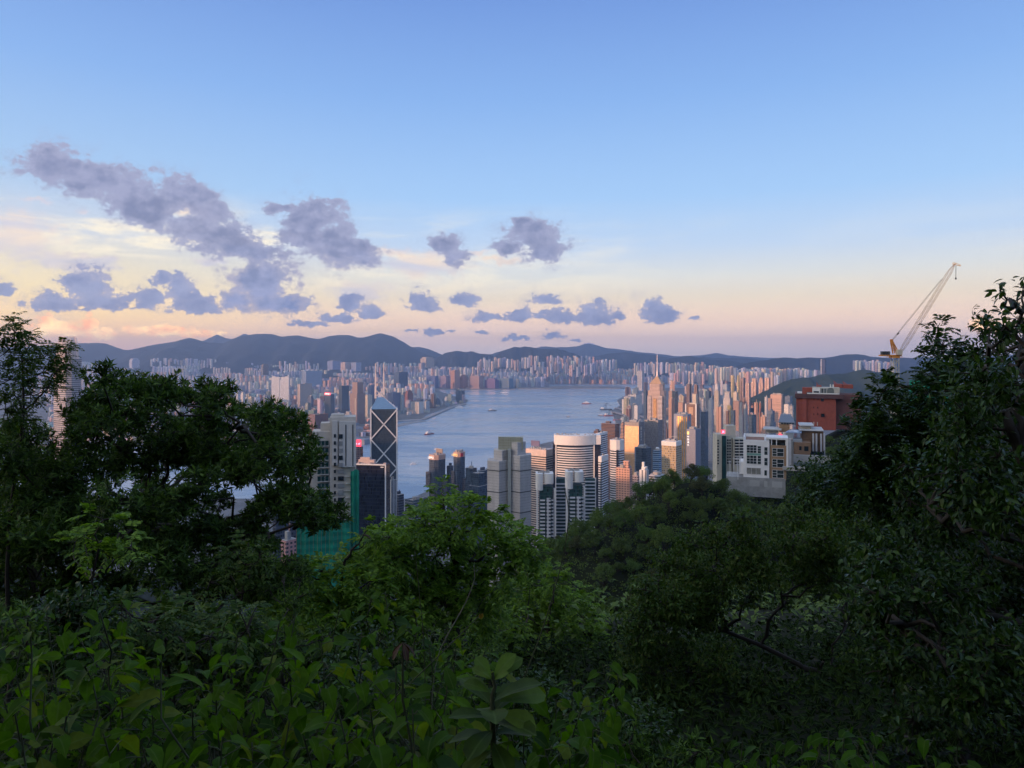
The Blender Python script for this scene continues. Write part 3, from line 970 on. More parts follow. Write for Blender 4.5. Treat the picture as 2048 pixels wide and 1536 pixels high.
# ---- the far mass of flats that nobody could count
def far_city():
    r = np.random.default_rng(5)
    Vs, Qs, Cs = [], [], []
    nv = 0

    def foot(X, Y):
        """gentle rise of the ground towards the mountains"""
        return 4 + (max(0.0, Y - 9990) * 0.115 if X > 60 else max(0.0, Y - 8600) * 0.062)

    def add(px, d, h, w, c, base):
        nonlocal nv
        X = (px - CX) / F * d
        th = math.radians(r.choice([-25, -20, 20, 65, -35]))
        ct, st = math.cos(th), math.sin(th)
        for (ox, oy, sx, sy) in ((0, 0, w, w * 0.5), (0, 0, w * 0.45, w * 1.0)):
            q = [(-sx / 2, -sy / 2), (sx / 2, -sy / 2), (sx / 2, sy / 2), (-sx / 2, sy / 2)]
            b = [(X + a * ct - e * st, d + a * st + e * ct) for a, e in q]
            hh = h + (3 if sy > sx else 0)
            Vs.extend([(x, y, base - 40) for x, y in b] + [(x, y, base + hh) for x, y in b])
            for k in range(4):
                j = (k + 1) % 4
                Qs.append((nv + k, nv + j, nv + 4 + j, nv + 4 + k))
                Cs.append(c)
            Qs.append((nv + 4, nv + 5, nv + 6, nv + 7))
            Cs.append((0.25, 0.25, 0.26))
            nv += 8

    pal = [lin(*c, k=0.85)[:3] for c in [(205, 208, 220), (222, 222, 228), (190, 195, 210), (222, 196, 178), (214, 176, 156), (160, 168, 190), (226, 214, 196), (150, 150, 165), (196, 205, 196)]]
    # estates: runs of like towers
    n = 0
    while n < 2600:
        px = r.uniform(60, 1260)
        d = r.uniform(5600, 11600) if px < 880 else r.uniform(9900, 11000)
        if 868 < px < 1034:
            d = r.uniform(8650, 10600)
        if 868 > px and d < kow_min(px):
            continue
        k = int(r.integers(2, 8))
        c = pal[r.integers(len(pal))]
        tall = r.random() < (0.32 if d > 8000 else 0.2)
        h = r.uniform(80, 125) if tall else r.uniform(22, 60)
        w = r.uniform(22, 42) if tall else r.uniform(28, 80)
        sp = w * r.uniform(1.15, 1.9) * F / d
        for j in range(k):
            dd = d + r.uniform(-80, 80)
            if 868 < px + j * sp < 1034 and dd < 8550:
                continue
            add(px + j * sp, dd, h * r.uniform(.93, 1.07), w, tuple(v * r.uniform(.9, 1.08) for v in c), foot((px + j * sp - CX) / F * dd, dd))
            n += 1
    # estates on the slopes, and the far eastern districts
    for _ in range(1500):
        px, d = r.uniform(100, 930), r.uniform(3170, 6200)
        if d > kow_min(px) + 40 and not (px > 860 and d > 5900):
            add(px, d, r.uniform(7, 24), r.uniform(20, 44), tuple(v * r.uniform(.7, 1.0) for v in pal[r.integers(len(pal))]), 4.0)
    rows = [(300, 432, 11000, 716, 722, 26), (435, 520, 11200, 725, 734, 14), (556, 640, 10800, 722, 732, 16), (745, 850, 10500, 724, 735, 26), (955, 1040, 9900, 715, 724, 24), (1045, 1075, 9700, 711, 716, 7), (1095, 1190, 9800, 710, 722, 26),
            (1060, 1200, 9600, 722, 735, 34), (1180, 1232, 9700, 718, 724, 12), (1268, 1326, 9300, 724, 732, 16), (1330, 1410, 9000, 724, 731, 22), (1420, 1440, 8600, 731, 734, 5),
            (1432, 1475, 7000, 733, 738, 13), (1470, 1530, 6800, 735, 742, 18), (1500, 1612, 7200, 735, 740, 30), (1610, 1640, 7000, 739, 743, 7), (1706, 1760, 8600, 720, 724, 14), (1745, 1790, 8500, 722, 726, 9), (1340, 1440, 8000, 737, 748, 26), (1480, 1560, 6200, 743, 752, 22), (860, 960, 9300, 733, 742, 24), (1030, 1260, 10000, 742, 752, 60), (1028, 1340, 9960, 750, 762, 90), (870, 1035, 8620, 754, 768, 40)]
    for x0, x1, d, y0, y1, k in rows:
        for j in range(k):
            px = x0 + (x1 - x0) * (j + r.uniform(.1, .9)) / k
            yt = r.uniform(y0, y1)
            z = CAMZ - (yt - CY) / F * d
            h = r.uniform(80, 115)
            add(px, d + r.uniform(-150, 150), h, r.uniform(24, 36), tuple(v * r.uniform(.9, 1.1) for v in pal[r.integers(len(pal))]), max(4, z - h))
    me = np_mesh("distant_city", Vs, quads=Qs, mats=[F_STUFF])
    a = me.attributes.new("wallcol", "FLOAT_COLOR", "FACE")
    a.data.foreach_set("color", np.array([(*c, 1.0) for c in Cs], dtype=np.float32).ravel())
    tag(link("distant_city", me), "hazy mass of countless pale towers spreading to the mountain foot", kind="stuff")
    b = MB()
    b.poly([(-11000, 8600, 3.0), (60, 8600, 3.0), (60, 11600, 188), (-11000, 11600, 188)])
    b.poly([(60, 9990, 3.0), (2600, 9990, 3.0), (2600, 11600, 188), (60, 11600, 188)])
    b.poly([(2600, 9990, 3.0), (9000, 9990, 3.0), (9000, 11600, 100), (2600, 11600, 188)])
    tag(b.build("kowloon_foothill_ground", M_FAR), kind="structure")


far_city()
# ---------------------------------------------------------------- the buildings one recognises
SIGN_RED = mat("lit_red_sign", (0.6, 0.02, 0.05), 0.4, emit=(1.0, 0.06, 0.12, 0.95))
SIGN_WHITE = mat("lit_white_sign", (0.8, 0.8, 0.8), 0.4, emit=(1.0, 0.95, 0.9, 0.5))
SIGN_PINK = mat("lit_pink_letters", (0.8, 0.5, 0.7), 0.4, emit=(1.0, 0.55, 0.85, 1.0))
SIGN_GOLD = mat("lit_gold_letters", (0.8, 0.6, 0.2), 0.4, emit=(1.0, 0.62, 0.22, 0.5))
RED_LOGO = mat("red_logo", (0.55, 0.03, 0.05), 0.5)
BRACE = mat("white_bracing", (0.62, 0.66, 0.70), 0.45)
ROOFBLUE = mat("blue_roof_glass", (0.10, 0.22, 0.38), 0.15, spec=0.8)
BOCGLASS = facade("bank_glass", (0.05, 0.07, 0.09), (0.04, 0.06, 0.085), 3.9, 1.6, 0.88, 0.92, 0.1, gvar=0.25, gspec=0.5)
BLACKGLASS = facade("black_glass", (0.022, 0.026, 0.04), (0.012, 0.016, 0.032), 3.9, 1.5, 0.85, 0.9, 0.12, gvar=0.5, gspec=0.25)
TANRIB = facade("tan_ribbons", (0.62, 0.52, 0.46), (0.03, 0.03, 0.04), 3.7, 80, 0.46, 1.0)
PALERIB = facade("pale_ribbons", (0.66, 0.68, 0.72), (0.03, 0.04, 0.06), 3.7, 80, 0.5, 1.0)
STEELGLASS = facade("steel_glass", (0.10, 0.12, 0.15), (0.05, 0.07, 0.10), 3.8, 1.9, 0.85, 0.86, 0.08, gvar=0.5)
BRONZE = facade("bronze_glass", (0.26, 0.17, 0.13), (0.16, 0.10, 0.08), 3.8, 2.2, 0.72, 0.85, 0.15, gvar=0.4)
GOLDGL = facade("gold_glass", (0.46, 0.30, 0.18), (0.50, 0.31, 0.17), 3.8, 2.4, 0.84, 0.88, 0.35, gvar=0.15, metal=0.35)  # on the gold tower this tint stands in for the sunset reflection
GOLDFIN = facade("gold_fins", (0.30, 0.31, 0.34), (0.62, 0.34, 0.08), 3.8, 5.0, 1.0, 0.62, 0.3, gvar=0.25, metal=0.5)
GREYGL = facade("grey_glass", (0.2, 0.2, 0.21), (0.17, 0.17, 0.185), 3.8, 2.4, 0.84, 0.88, 0.25, gvar=0.2)
NETTING = mat("green_netting", (0.008, 0.26, 0.17), 0.8, var=0.35, scale=0.12)
SHEET = facade("scaffold_sheeting", (0.52, 0.49, 0.475), (0.42, 0.395, 0.385), 2.0, 1.4, 0.2, 0.85, 0.9, gvar=0.2, wvar=0.14, gspec=0.0)
SHEETG = facade("green_tinted_sheeting", (0.38, 0.38, 0.30), (0.29, 0.30, 0.21), 2.0, 1.4, 0.2, 0.85, 0.9, gvar=0.2, gspec=0.0)


def zof(py, d, base):
    return CAMZ - (py - CY) / F * d - base


# -- bank tower with crossed bracing and two masts
def bank_tower():
    d = 1230
    root, a, b, h = bld("bank_tower", "dark glass tower with white crossed bracing and two masts on its sloping roof", "skyscraper", 739, 790, 790, 818, d, 0)
    root.rotation_euler = (0, 0, .16)
    b = a
    x, y = a / 2, b / 2
    hz = h * 1.0
    MB().box(0, 0, 0, a, b, hz).build("glass_shaft", BOCGLASS, root)
    zr = zof(796, d, 4)
    m = MB()
    p = [(-x, -y, hz), (x, -y, hz), (x, y, hz), (-x, y, hz)]
    t = [(-x * 0.55, y * 0.1, zr), (-x * 0.06, y * 0.1, zr), (-x * 0.06, y * 0.8, zr), (-x * 0.55, y * 0.8, zr)]
    for k in range(4):
        j = (k + 1) % 4
        m.poly([p[k], p[j], t[j], t[k]])
    m.poly(t)
    m.build("sloping_roof", ROOFBLUE, root)
    cell = 58.5 / F * d
    e = 0.6
    for side in range(4):
        br = MB()
        z1 = hz - 1
        while z1 > 8:
            z0 = max(z1 - cell, 2)
            for s in (1, -1):
                u0, u1 = -s * x, s * x
                if side == 0:
                    A, Bp = (u0, -y - e, z1), (u1, -y - e, z0)
                elif side == 1:
                    A, Bp = (x + e, u0, z1), (x + e, u1, z0)
                elif side == 2:
                    A, Bp = (u0, y + e, z1), (u1, y + e, z0)
                else:
                    A, Bp = (-x - e, u0, z1), (-x - e, u1, z0)
                br.bar(A, Bp, 2.0)
            z1 -= cell
        br.build("cross_brace", BRACE, root)
    for sx, sy in ((-1, -1), (1, -1), (1, 1), (-1, 1)):
        m = MB()
        m.box(sx * (x + .1), sy * (y + .1), 0, 2.2, 2.2, hz + 1.2)
        m.build("corner_column", BRACE, root)
    for px in (747, 763.5):
        lx = (px - 764.5) / F * d
        zt = zof(727, d, 4)
        m = MB()
        zb = zr - 2
        for f0, f1, w in ((0, .35, 3.4), (.35, .7, 2.5), (.7, 1, 1.6)):
            m.bar((lx, y * .4, zb + (zt - zb) * f0), (lx, y * .4, zb + (zt - zb) * f1), w)
        m.build("mast", PINKW, root)
    m = MB()
    l0, l1 = (747 - 764.5) / F * d, (763.5 - 764.5) / F * d
    za, zb = zof(795, d, 4), zof(781, d, 4)
    m.bar((l0, y * .4 - 1, za), (l1, y * .4 - 1, zb), 1.4)
    m.bar((l1, y * .4 - 2.5, za), (l0, y * .4 - 2.5, zb), 1.4)
    m.build("mast_bracing", PINKW, root)


bank_tower()


# -- tower with rounded slatted crown behind the thin tree
def crown_tower():
    d = 1450
    root, a, b, h = bld("harbour_tower", "very tall pale tower with a rounded slatted crown half hidden by the thin tree", "skyscraper", 88, 136, 150, 718, d, 25)
    MB().prism(outline("oct", a, b), 0, h).build("ribbed_shaft", facade("crown_tower_ribs", (0.36, 0.34, 0.36), (0.10, 0.11, 0.14), 4.2, 90, 0.42, 1.0, 0.2), root)
    zt = zof(672, d, 4)
    m = MB()
    n = 40
    for k in range(n):
        t = 2 * math.pi * k / n
        cx_, sy_ = math.cos(t), math.sin(t)
        r = lambda q: (a / 2 * 0.98 * q * cx_, b / 2 * 0.98 * q * sy_)
        m.bar((*r(1), h), (*r(.95), h + (zt - h) * .55), 1.3)
        m.bar((*r(.95), h + (zt - h) * .55), (*r(.70), zt), 1.3, 0, 0.7)
    m.build("crown", PINKW, root)
    MB().box(0, 0, h, a * .6, b * .6, (zt - h) * .7).build("roof_core", GREY, root)


crown_tower()


# -- spired tower
def spired_tower():
    d = 2000
    k = d / F
    root, a, b, h = bld("spired_tower", "tall stepped tower with a gold pyramid top and a needle spire", "skyscraper", 1297, 1326, 1340, 782, d, 30)
    body = facade("spired_body", (0.62, 0.47, 0.40), (0.12, 0.10, 0.11), 3.6, 2.6, 0.5, 0.8, 0.12, gvar=.4)
    MB().prism(outline("oct", a, b), 0, h).build("shaft", body, root)
    m = MB()
    for s in (-1, 1):
        m.prism([(s * a * .34 - a * .12, -b / 2 - 2.2), (s * a * .34 + a * .12, -b / 2 - 2.2), (s * a * .34 + a * .12, -b / 2 + 1), (s * a * .34 - a * .12, -b / 2 + 1)], 0, h - 14)
    m.prism([(a / 2 - 1, -b * .34), (a / 2 + 2.2, -b * .34), (a / 2 + 2.2, -b * .1), (a / 2 - 1, -b * .1)], 0, h - 14)
    m.build("corner_bays", facade("spired_bays", (0.72, 0.62, 0.58), (0.06, 0.07, 0.1), 3.6, 60, .5, 1.0), root)
    MB().prism([(-a * .1, -b / 2 - 1), (a * .1, -b / 2 - 1), (a * .1, -b / 2 + 1), (-a * .1, -b / 2 + 1)], h * .3, h - 22).build("gold_panel", facade("gold_panel_fins", (0.6, 0.36, 0.16), (0.4, 0.22, 0.1), 3.6, 2.0, 1, .5), root)
    z1 = zof(768, d, 4)
    MB().prism(outline("oct", a * .82, b * .82), h, z1).build("setback", body, root)
    za = zof(752, d, 4)
    MB().prism(outline("box", a * .74, b * .74), z1, za, scale=0.08).build("pyramid_roof", GOLDGL, root)
    m = MB()
    zm, zt = zof(741, d, 4), zof(709, d, 4)
    m.bar((0, 0, za - 6), (0, 0, zm), 5.0, 0, 3.2)
    m.bar((0, 0, zm), (0, 0, zt), 2.4, 0, 1.0)
    m.build("spire", PINKW, root)


spired_tower()


# -- twin towers with clustered bays and lit lettering
def cluster_tower(name, label, xl, xr, ytop, d, sign, board, back=0):
    xc = xl + (xr - xl) * .5
    root, a, b, h = bld(name, label, "office tower", xl, xc, xr, ytop, d, 42)
    MB().prism(outline("oct", a, b), 0, h, 0).build("glass_shaft", STEELGLASS, root)
    MB().prism(outline("oct", a * 1.015, b * 1.015), h - 9, h + 1.2, 0).build("parapet", mat("pinkish_parapet", (0.52, 0.36, 0.30), .5), root)
    bays = facade("cluster_bays", (0.17, 0.15, 0.15), (0.12, 0.10, 0.10), 3.8, 1.9, .8, .85, 0.1, gvar=.5)
    for fx_, fy, z0, z1 in ((-.22, -.5, .1, .42), (.2, -.52, .35, .66), (.5, -.2, .15, .5), (.52, .2, .4, .72), (-.3, -.52, .62, .8)):
        m = MB()
        m.prism([(fx_ * a + p * a * .3, fy * b + q * b * .3) for p, q in ((-.7, -1 * .3), (.7, -.3), (.9, .5), (-.9, .5))] if abs(fy) > .4 else [(fx_ * a + p * a * .3, fy * b + q * b * .3) for p, q in ((-.5, -.9), (.3, -.7), (.3, .7), (-.5, .9))], h * z0, h * z1)
        m.build("projecting_bay", bays, root)
    m = MB()
    r = random.Random(int(xl))
    for k in range(7):
        m.box(r.uniform(-.3, .3) * a, r.uniform(-.3, .3) * b, h, r.uniform(2, 6), r.uniform(2, 6), r.uniform(2.5, 5))
    m.build("roof_plant", ROOF, root)
    lettering("LIPPO", 6.8, sign, root, (-a * .06, -b / 2 - .8, h - 7.2))
    if board:
        m = MB()
        w, t = a * .66, 9.0
        m.box(0, b * .2, h + 3, w, 1.0, t)
        f = MB()
        for k in range(8):
            f.bar((-w / 2 + w * k / 7, b * .2 - .8, h), (-w / 2 + w * k / 7, b * .2 - .8, h + 3 + t), .6)
        for k in range(4):
            f.bar((-w / 2, b * .2 - 1.4, h + 3 + t * k / 3), (w / 2, b * .2 - 1.4, h + 3 + t * k / 3), .6)
        pn = m.build("billboard", mat("brown_board", (0.20, 0.12, 0.11), .6), root)
        f.build("board_frame", CREAM, pn)
    else:
        MB().prism([(a / 2 + .3, -b * .3), (a / 2 + .9, -b * .3), (a / 2 + .9, b * .05), (a / 2 + .3, b * .05)], h - 8, h - 1).build("red_emblem", RED_LOGO, root)


cluster_tower("cluster_tower", "dark glass tower with a framed billboard on its roof and white lettering, beside the water", 852, 893, 912, 1480, SIGN_WHITE, True)
cluster_tower("cluster_tower", "dark glass tower with gold lettering and a red emblem, near the sheeted tower", 903, 932, 906, 1440, SIGN_GOLD, False)
for xl, xc, xr, yt, d, lb, st in [(930, 944, 953, 937, 1420, "low grey wing with slanting roof behind the gold lettered tower", "gls"), (936, 958, 976, 949, 1330, "dark slab with orange lit roof edge beside the sheeted tower", "gls"),
                                  (953, 964, 978, 942, 1500, "flat-roofed grey hall between slab and water", "rib"), (893, 900, 906, 932, 1500, "thin dark link block between the two lettered towers", "off"),
                                  (776, 783, 792, 963, 1000, "silver grey block at the foot of the braced tower", "fin"), (786, 797, 806, 990, 1050, "dark low block with rounded top near the shore", "rib"), (808, 826, 852, 1003, 1000, "white walled box with green-black hall by the shore", "gls"),
                                  (543, 552, 586, 1010, 700, "dark office slab seen through branches beside the netted tower", "off"), (558, 572, 588, 1082, 520, "low pink flats at the foot of the netted tower", "res"),
                                  (612, 630, 650, 830, 2300, "brown gridded hotel block behind the cream tower", "off")]:
    a, b, c, rz = facepair(xl, xc, xr, d, 38)
    base = 4.0 if d > 1240 else max(4, float(terrain_z(c.x, c.y)) - 4)
    o = tower_mb("box", a, b, CAMZ - (yt - CY) / F * d - base, random.Random(int(xl))).build("mid_rise", [STYLES[st], ROOF], None, (c.x, c.y, base), rz)
    paint(o, (222, 170, 165) if "pink" in lb else ((150, 110, 100) if "brown" in lb else ((210, 210, 212) if "white" in lb or "silver" in lb else (96, 100, 116))), .8)
    tag(o, lb, "building")


# -- red sign building
def red_sign_block():
    d = 1250
    root, a, b, h = bld("sign_block", "dark gridded block with a glowing pink red roof sign beside the braced tower", "building", 690, 722, 724, 894, d, 12)
    MB().box(0, 0, 0, a, b, h).build("walls", facade("brown_grid", (0.20, 0.15, 0.16), (0.04, 0.035, 0.06), 3.8, 4.6, .6, .75), root)
    MB().box(a * .15, -b / 2 + 1.2, h + .5, a * .68, 1.2, 12).build("sign_panel", SIGN_RED, root)
    lettering("ment of", 5.2, SIGN_PINK, root, (a * .15, -b / 2 + .4, h + 4))
    m = MB()
    for k in range(6):
        m.bar((a * (.15 - .3 + .12 * k), -b / 2 + 3, h), (a * (.15 - .3 + .12 * k), -b / 2 + 2, h + 12), .5)
    m.build("sign_scaffold", GREY, root)


red_sign_block()


# -- black glass tower
def black_tower():
    d = 760
    root, a, b, h = bld("black_tower", "plain black glass tower with pale edge and cluttered roof before the braced tower", "office tower", 705, 772, 776, 930, d, 10)
    MB().box(0, 0, 0, a, b, h).build("glass_shaft", BLACKGLASS, root)
    m = MB()
    m.box(a / 2 - .5, -b / 2 - .3, 0, 1.3, .8, h + .8)
    m.box(0, -b / 2 - .3, h - .6, a - 1.4, .8, 1.4)
    m.build("pale_edge", BRACE, root)
    m = MB()
    r = random.Random(4)
    m.box(-a * .15, 0, h, a * .5, b * .4, 4.5)
    m.box(-a * .2, 0, h + 4.5, a * .3, b * .3, 2.5)
    for k in range(14):
        m.box(r.uniform(-.46, .46) * a, r.uniform(-.4, .2) * b, h, r.uniform(1, 3), r.uniform(1, 3), r.uniform(.8, 2.6))
    m.build("roof_plant", mat("dusty_pink_plant", (0.50, 0.40, 0.37), .8), root)
    MB().box(a * .38, -b / 2 - .2, h - 3.0, 3.4, .3, 1.1).build("small_pale_sign", BRACE, root)


black_tower()


# -- cream residential tower in scaffolding nets
def netted_tower():
    d = 300
    k = d / F
    root, a, b, h = bld("netted_tower", "cream stepped apartment tower, its lower floors wrapped in green netting", "apartment tower", 586, 702, 702, 836, d, 0)
    root.rotation_euler = (0, 0, .2)
    X = lambda px: (px - 644) * k
    Z = lambda py: CAMZ - (py - CY) / F * d - root.location.z
    y0 = -b / 2
    wl = mat("cream_render", (0.50, 0.47, 0.43), .75, var=.1, scale=.4)
    w2 = mat("pale_panel", (0.58, 0.57, 0.56), .7, var=.06, scale=.3)
    m = MB()
    m.box((X(648) + X(700)) / 2, 4, 0, X(700) - X(648), 12, Z(838))
    m.box((X(650) + X(676)) / 2, 4, Z(838), X(676) - X(650), 6, 1.0)
    m.build("core_wall", wl, root)
    MB().box((X(612) + X(647.5)) / 2, 6, 0, X(647.5) - X(612), 12, Z(868)).build("wing", wl, root)
    MB().box((X(586) + X(611.5)) / 2, 8, 0, X(611.5) - X(586), 12, Z(905)).build("lower_wing", wl, root)
    MB().box((X(628) + X(647)) / 2, 7, Z(868) + .01, X(647) - X(628), 8, Z(852) - Z(868)).build("penthouse", wl, root)
    MB().box((X(667) + X(700.5)) / 2, -3, Z(940), X(700.5) - X(667), 1.6, Z(846) - Z(940)).build("panel", w2, root)
    MB().box((X(653) + X(664)) / 2, -2.6, Z(936), X(664) - X(653), 1.0, Z(845) - Z(936)).build("pier", w2, root)
    for px in (680.5, 694.5):
        MB().box(X(px), -3.85, Z(938), .42, .12, Z(853) - Z(938)).build("dark_slot", GLASS, root)
    fl = 14.6
    for n in range(17):
        y = 872 + fl * n
        if y < 1095:
            if y > 880:
                o = MB().box((X(623) + X(646)) / 2, -.6, Z(y + 10), X(646) - X(623), 1.3, Z(y) - Z(y + 10)).build("bay_window", GREENGLASS, root)
                f = MB()
                for q in (0, .33, .66, 1):
                    f.box(X(623) + (X(646) - X(623)) * q, -1.32, Z(y + 10), .12, .12, Z(y) - Z(y + 10))
                f.box((X(623) + X(646)) / 2, -1.34, Z(y + 11), X(647) - X(622), .3, .25)
                f.build("frame", w2, o)
            MB().box((X(664.5) + X(676)) / 2, -3.9 if y < 936 else -2.2, Z(y + 9), X(676) - X(664.5) if y > 936 else 1.7, .5, Z(y) - Z(y + 9)).build("window", GREY if n % 3 else GLASS, root)
            MB().box(X(658.5), -3.3, Z(y + 7), .9, .3, Z(y) - Z(y + 7)).build("window", GLASS, root)
            if y > 915:
                MB().box((X(594) + X(606)) / 2, 1.9, Z(y + 8), X(606) - X(594), .3, Z(y) - Z(y + 8)).build("window", GREENGLASS, root)
        if 945 < y < 1100:
            MB().box((X(680) + X(699)) / 2, -2.4, Z(y + 1.5), X(699) - X(680), .9, Z(y) - Z(y + 1.5)).build("ledge", w2, root)
    m = MB()
    for (xa, xb, ya, yb, yy, n) in ((585, 690, 1046, 1275, -6.5, 12), (690, 707, 946, 1275, -5.2, 6)):
        pts = []
        for q in range(n + 1):
            pts.append((X(xa + (xb - xa) * q / n), yy + .5 * math.sin(q * 2.1)))
        rows = 30
        g = []
        for r_ in range(rows + 1):
            z = Z(yb) + (Z(ya) - Z(yb)) * r_ / rows
            g.append([(p[0], p[1] - .22 * (r_ % 2), z + (.5 * math.sin(p[0] * 1.7) if r_ == rows else 0)) for p in pts])
        for r_ in range(rows):
            for q in range(n):
                m.poly([g[r_][q], g[r_][q + 1], g[r_ + 1][q + 1], g[r_ + 1][q]])
        e = pts[0]
        m.poly([(e[0], e[1] + 8, Z(yb)), (e[0], e[1], Z(yb)), (e[0], e[1], Z(ya)), (e[0], e[1] + 8, Z(ya))])
    m.build("safety_net", NETTING, root)
    m = MB()
    for q in range(9):
        m.bar((X(584) , -6.8 + q * .1, Z(1120 - q * 0)), (X(584), -6.8, Z(985)), .12)
    for q in range(14):
        m.bar((X(585 + q * 8), -6.9, Z(1270)), (X(585 + q * 8), -6.9, Z(1040)), .1)
    m.build("bamboo_scaffold", mat("bamboo", (0.25, 0.2, 0.1), .7), root)


netted_tower()


# -- tower wrapped in pale sheeting
def sheeted_tower():
    d = 500
    k = d / F
    base = 40
    root = thing("sheeted_tower", "stepped tower under repair wrapped in grey scaffold sheeting from top to bottom", "apartment tower", ((1020 - CX) * k, d, base), 0)
    X = lambda px: (px - 1020) * k
    Z = lambda py: CAMZ - (py - CY) / F * d - base

    def wing(xa, xc, xb, ya, dep):
        al = math.radians(38)
        A, Cc, Bp = (X(xa), 5.5 + dep), (X(xc), dep), (X(xb), 6.5 + dep)
        return [A, Cc, Bp, (X(xb), 16 + dep), (X(xa), 16 + dep)]

    for nm, xa, xc, xb, ya, dep in (("sheeted_wing", 974, 998, 1017, 923, 0), ("sheeted_wing", 1021, 1040, 1063, 912, 0)):
        zt = Z(ya)
        w = wing(xa, xc, xb, ya, dep)
        m = MB()
        m.prism(w, 0, zt)
        o = m.build(nm, SHEET, root)
        t = MB()
        for yy in (942, 985, 1026, 1068, 1108):
            z = Z(yy)
            if z < zt - 2:
                cx_ = sum(p[0] for p in w) / 5
                cy2 = sum(p[1] for p in w) / 5
                t.prism([(cx_ + (p[0] - cx_) * 1.012, cy2 + (p[1] - cy2) * 1.02) for p in w], z - .45, z + .25)
        t.build("dark_joint", mat("dark_joint", (0.10, 0.10, 0.10), .9), o)
    MB().box(X(1018.8), 7.5, 0, X(1022.5) - X(1015.5), 9, Z(900)).build("recess", mat("recess_sheet", (0.36, 0.38, 0.36), .9), root)
    MB().prism(wing(987, 1004, 1017, 0, 4), Z(923), Z(903)).build("upper_step", SHEET, root)
    MB().prism(wing(1020, 1035, 1052, 0, 3), Z(912), Z(887)).build("upper_step", SHEET, root)
    MB().prism([(X(996), 9), (X(1046), 6), (X(1046), 12), (X(996), 12)], Z(903), Z(877)).build("roof_screen", SHEETG, root)
    m = MB()
    for q in range(11):
        px = 997 + q * 4.9
        yy = 9 - 3 * q / 10 - .5
        m.bar((X(px), yy, Z(900)), (X(px), yy, Z(874.5)), .12)
    m.build("bamboo_poles", mat("bamboo", (0.25, 0.2, 0.1), .7), root)


sheeted_tower()


# -- banded hotel and its billboard
def banded_hotel():
    root, a, b, h = bld("banded_hotel", "tan and dark banded block with a rooftop billboard, behind the sheeted tower", "building", 1052, 1092, 1109, 901, 1150, 35)
    MB().box(0, 0, 0, a, b, h - 9).build("banded_walls", TANRIB, root)
    MB().box(0, 0, h - 9, a + .5, b + .5, 9.5).build("top_fascia", mat("pink_fascia", (0.62, 0.50, 0.46), .7), root)
    m = MB()
    m.box(-a * .22, 0, h + 4, a * .42, 1, 9)
    m.build("billboard", mat("violet_board", (0.13, 0.12, 0.22), .6), root)
    m = MB()
    for q in range(7):
        m.bar((-a * .42 + a * .4 * q / 6, 1.5, h), (-a * .42 + a * .4 * ((q * 2) % 7) / 6, 1.2, h + 4.5), .6)
    for q in range(8):
        m.box(a * (-.4 + .11 * q), -b * .25, h, 3, 3, 1.5 + (q % 3))
    m.build("roof_plant", ROOF, root)


banded_hotel()


# -- curved tower
def curved_tower():
    d = 1130
    k = d / F
    base = 4.0
    root = thing("curved_tower", "broad white tower with a bowed front, dark window bands and a deep plain crown", "office tower", ((1150 - CX) * k, d, base), 0)
    Z = lambda py: CAMZ - (py - CY) / F * d - base
    W = 73 / 2 * k

    def arc(w, bulge, back, n=22, off=0):
        p = [(-w + 2 * w * i / n, -bulge * math.cos((-1 + 2 * i / n) * math.pi / 2) * 1.0 - off) for i in range(n + 1)]
        return p + [(w, back), (-w, back)]

    zt = Z(870)
    MB().prism(arc(W, 12, 22), 0, Z(890)).build("glass_front", mat("bowed_dark_glass", (0.03, 0.035, 0.05), .06, spec=.9, var=.3, scale=.1), root)
    for n in range(34):
        z = Z(893.5) - n * 3.75
        if z < 6:
            break
        MB().prism(arc(W - .5, 12, 10, off=.5), z - 1.75, z).build("spandrel", WHITE, root)
    MB().prism(arc(W + 3.2, 12, 22, off=1.2), Z(889), zt).build("crown_band", WHITE, root)
    for s in (-1, 1):
        MB().box(s * (W + 1.2), 6, 0, 2.0, 14, Z(889)).build("fin", WHITE, root)
    MB().box(W + 7, 12, 0, 9.6, 24, Z(889)).build("side_wing", BLACKGLASS, root)
    MB().box(-W - 4, 13, 0, 3.6, 20, Z(889)).build("side_wing", BLACKGLASS, root)
    MB().box(W + 7, 12, Z(889) + .01, 10, 24.4, zt - Z(889) - .4).build("crown_return", WHITE, root)
    m = MB()
    r = random.Random(9)
    for q in range(26):
        m.box(r.uniform(-W, W), r.uniform(0, 16), zt, r.uniform(1, 3.5), r.uniform(1, 3), r.uniform(.6, 2))
    m.build("roof_plant", ROOF, root)


curved_tower()


